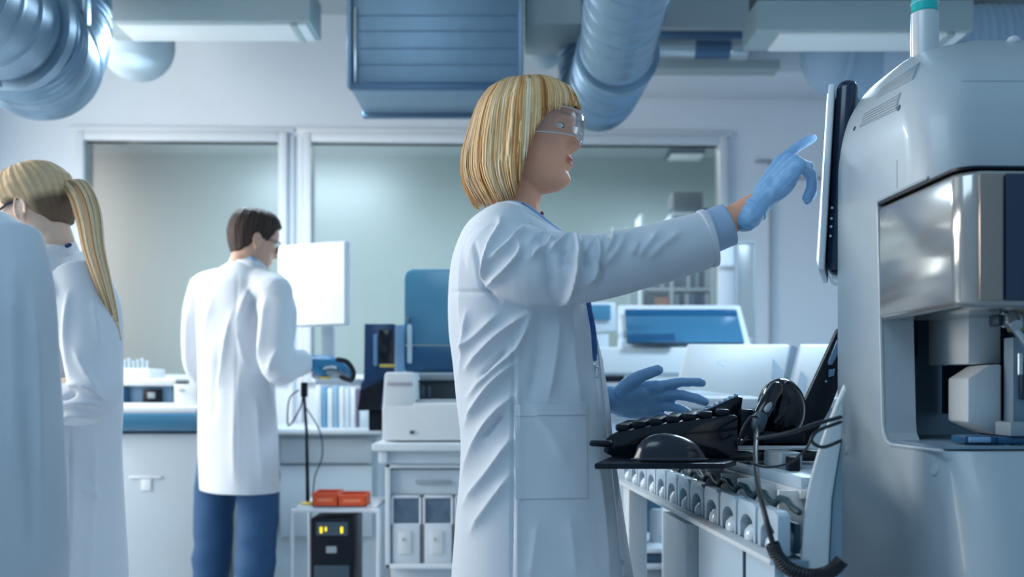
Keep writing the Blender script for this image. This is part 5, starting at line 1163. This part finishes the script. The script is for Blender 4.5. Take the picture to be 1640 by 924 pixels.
RP = dense_rows([(Z(py, YP), X((a+b)/2, YP), YP, (X(b, YP)-X(a, YP))/2, w, 2.2) for py, a, b, w in rows], 5)
tor = yoke(loft(torso_rings(RP, math.pi, 72)), sh, Q(92, 410), .064, el)
sp1 = MB().tube(spline([Q(128, 448, 2.50), Q(142, 520, 2.43), Q(150, 590, 2.39), Q(152, 632, 2.37), Q(120, 648, 2.37), Q(70, 640, 2.41)], 5), list(np.interp(np.linspace(0, 5, 26), range(6), [.072, .07, .064, .058, .05, .044])), 32, 'flat')
sp2 = MB().tube(spline([Q(118, 440, 2.76), Q(120, 540, 2.84), Q(122, 630, 2.85), Q(90, 645, 2.8), Q(50, 642, 2.73)], 5), list(np.interp(np.linspace(0, 4, 21), range(5), [.07, .066, .06, .052, .046])), 32, 'flat')
FP = [([(82, 440), (92, 500), (98, 560)], 4, .008), ([(110, 470), (106, 540), (112, 600)], 5, .007), ([(165, 640), (130, 618), (84, 622)], 4, .010), ([(168, 650), (130, 645), (84, 650)], 4, .009), ([(150, 668), (110, 664), (84, 690)], 4, .008), ([(120, 630), (100, 640)], 4, -.008), ([(112, 690), (114, 790), (110, 924)], 2, -.004), ([(120, 560), (140, 600), (160, 630)], 5, .006), ([(150, 480), (160, 560)], 6, .005), ([(130, 780), (160, 800)], 5, .005), ([(150, 700), (146, 820), (140, 924)], 6, .006)]
coat(root, merge(tor, sp1, sp2), .0052, 4, FP, noise=.003, nscale=6, seed=9)
ringband([Q(128, 402), Q(110, 408, 2.53), Q(86, 418, 2.51), Q(66, 436, 2.54), Q(60, 440, 2.62), Q(68, 434, 2.7), Q(88, 418, 2.73), Q(110, 406, 2.71)], 'coat_collar', coatm, .030, par=root)
MB().tube(spline([Q(112, 392, 2.535), Q(96, 400, 2.53), Q(78, 420, 2.525), Q(66, 450, 2.52)], 5), .005, 8).build('collar_trim', navycloth, root)
for s in (0, 1):
    MB().tube([hp[s]-Vector((0, 0, .25)), kn[s], an[s]+Vector((0, 0, .02))], [.07, .068, .06], 20, 'flat').build('trouser_leg', navycloth, root); MB().tube([an[s]+Vector((.05, 0, -.045)), an[s]+Vector((-.04, 0, -.045)), an[s]+Vector((-.15, 0, -.055))], [.044, .045, .034], 16).build('shoe', whitep, root)

# ---- blurred figure in the left foreground
YB = 1.5; fb = math.radians(75)
def B_(px, py, Y=YB): return P(px, py, Y)
cB = B_(-125, 620)
root = thing('person', 'person in a pale coat cut off by the left edge, nearest the camera', 'person', (cB.x, YB, 0))
HM = head_matrix(B_(-130, 205), 75, 8, 0, 1.0)
sh = (B_(-270, 380, 1.55), B_(0, 392, 1.47)); el = (B_(-310, 660, 1.55), B_(36, 680, 1.46)); wr = (B_(-290, 900, 1.62), B_(62, 935, 1.52)); hp = (B_(-200, 760, 1.52), B_(-60, 760, 1.48)); kn = (Vector((cB.x-.08, 1.52, .5)), Vector((cB.x+.08, 1.5, .5))); an = (Vector((cB.x-.08, 1.5, .09)), Vector((cB.x+.08, 1.48, .09)))
hB = [hand_matrix(w, Vector((.05, .1, -1)), Vector((s*1., 0, 0))) for w, s in ((wr[0], -1), (wr[1], 1))]
body(root, HM, B_(-125, 325), sh, el, wr, hp, kn, an, fb, [hand_parts(hB[0], -1, cM, tM, 1, .9), hand_parts(hB[1], 1, cM, tM, 1, .9)], .006)
cap_hair(HM, [(0, .070), (40, .066), (55, .045), (68, .0), (80, .012), (95, .0), (110, -.035), (140, -.06), (180, -.068)], .010, root, ((90, 70, 54), (60, 46, 38)))
rows = [(300, 120, .06), (318, 160, .09), (345, 290, .11), (380, 350, .125), (450, 380, .13), (560, 370, .13), (700, 375, .135), (850, 400, .15), (1000, 420, .16), (1060, 424, .16)]
RB_ = dense_rows([(Z(py, YB), cB.x, YB, d, X(w/2+CX, YB), 2.2) for py, w, d in rows], 5)
tor = yoke(loft(torso_rings(RB_, fb, 72)), sh, B_(-125, 325), .055, el)
s1 = MB().tube(spline([B_(0, 385, 1.48), B_(20, 470, 1.46), B_(30, 600, 1.45), B_(38, 720, 1.45), B_(44, 860, 1.47), B_(46, 930, 1.50)], 5), list(np.interp(np.linspace(0, 5, 26), range(6), [.060, .058, .056, .056, .058, .058])), 36, 'flat')
s2 = MB().tube(spline([B_(-265, 375, 1.52), B_(-290, 470, 1.53), B_(-305, 660, 1.54), B_(-300, 800, 1.58), B_(-292, 900, 1.61)], 5), list(np.interp(np.linspace(0, 4, 21), range(5), [.066, .063, .060, .055, .052])), 36, 'flat')
FB = [([(20, 430), (24, 600), (30, 760)], 12, .007), ([(52, 470), (60, 620), (66, 800)], 9, .007), ([(-10, 420), (0, 600), (0, 900)], 14, .006), ([(40, 640), (48, 780), (50, 900)], 8, -.005)]
coat(root, merge(tor, s1, s2), .006, 6, FB, m=coatm, noise=.004, nscale=5, seed=12)
for s in (0, 1):
    MB().tube([hp[s]-Vector((0, 0, .25)), kn[s], an[s]+Vector((0, 0, .02))], [.08, .07, .062], 20, 'flat').build('trouser_leg', navycloth, root); MB().tube([an[s]+Vector((0, -.05, -.045)), an[s]+Vector((0, .05, -.045)), an[s]+Vector((.03, .16, -.053))], [.044, .046, .034], 16).build('shoe', shoem, root)
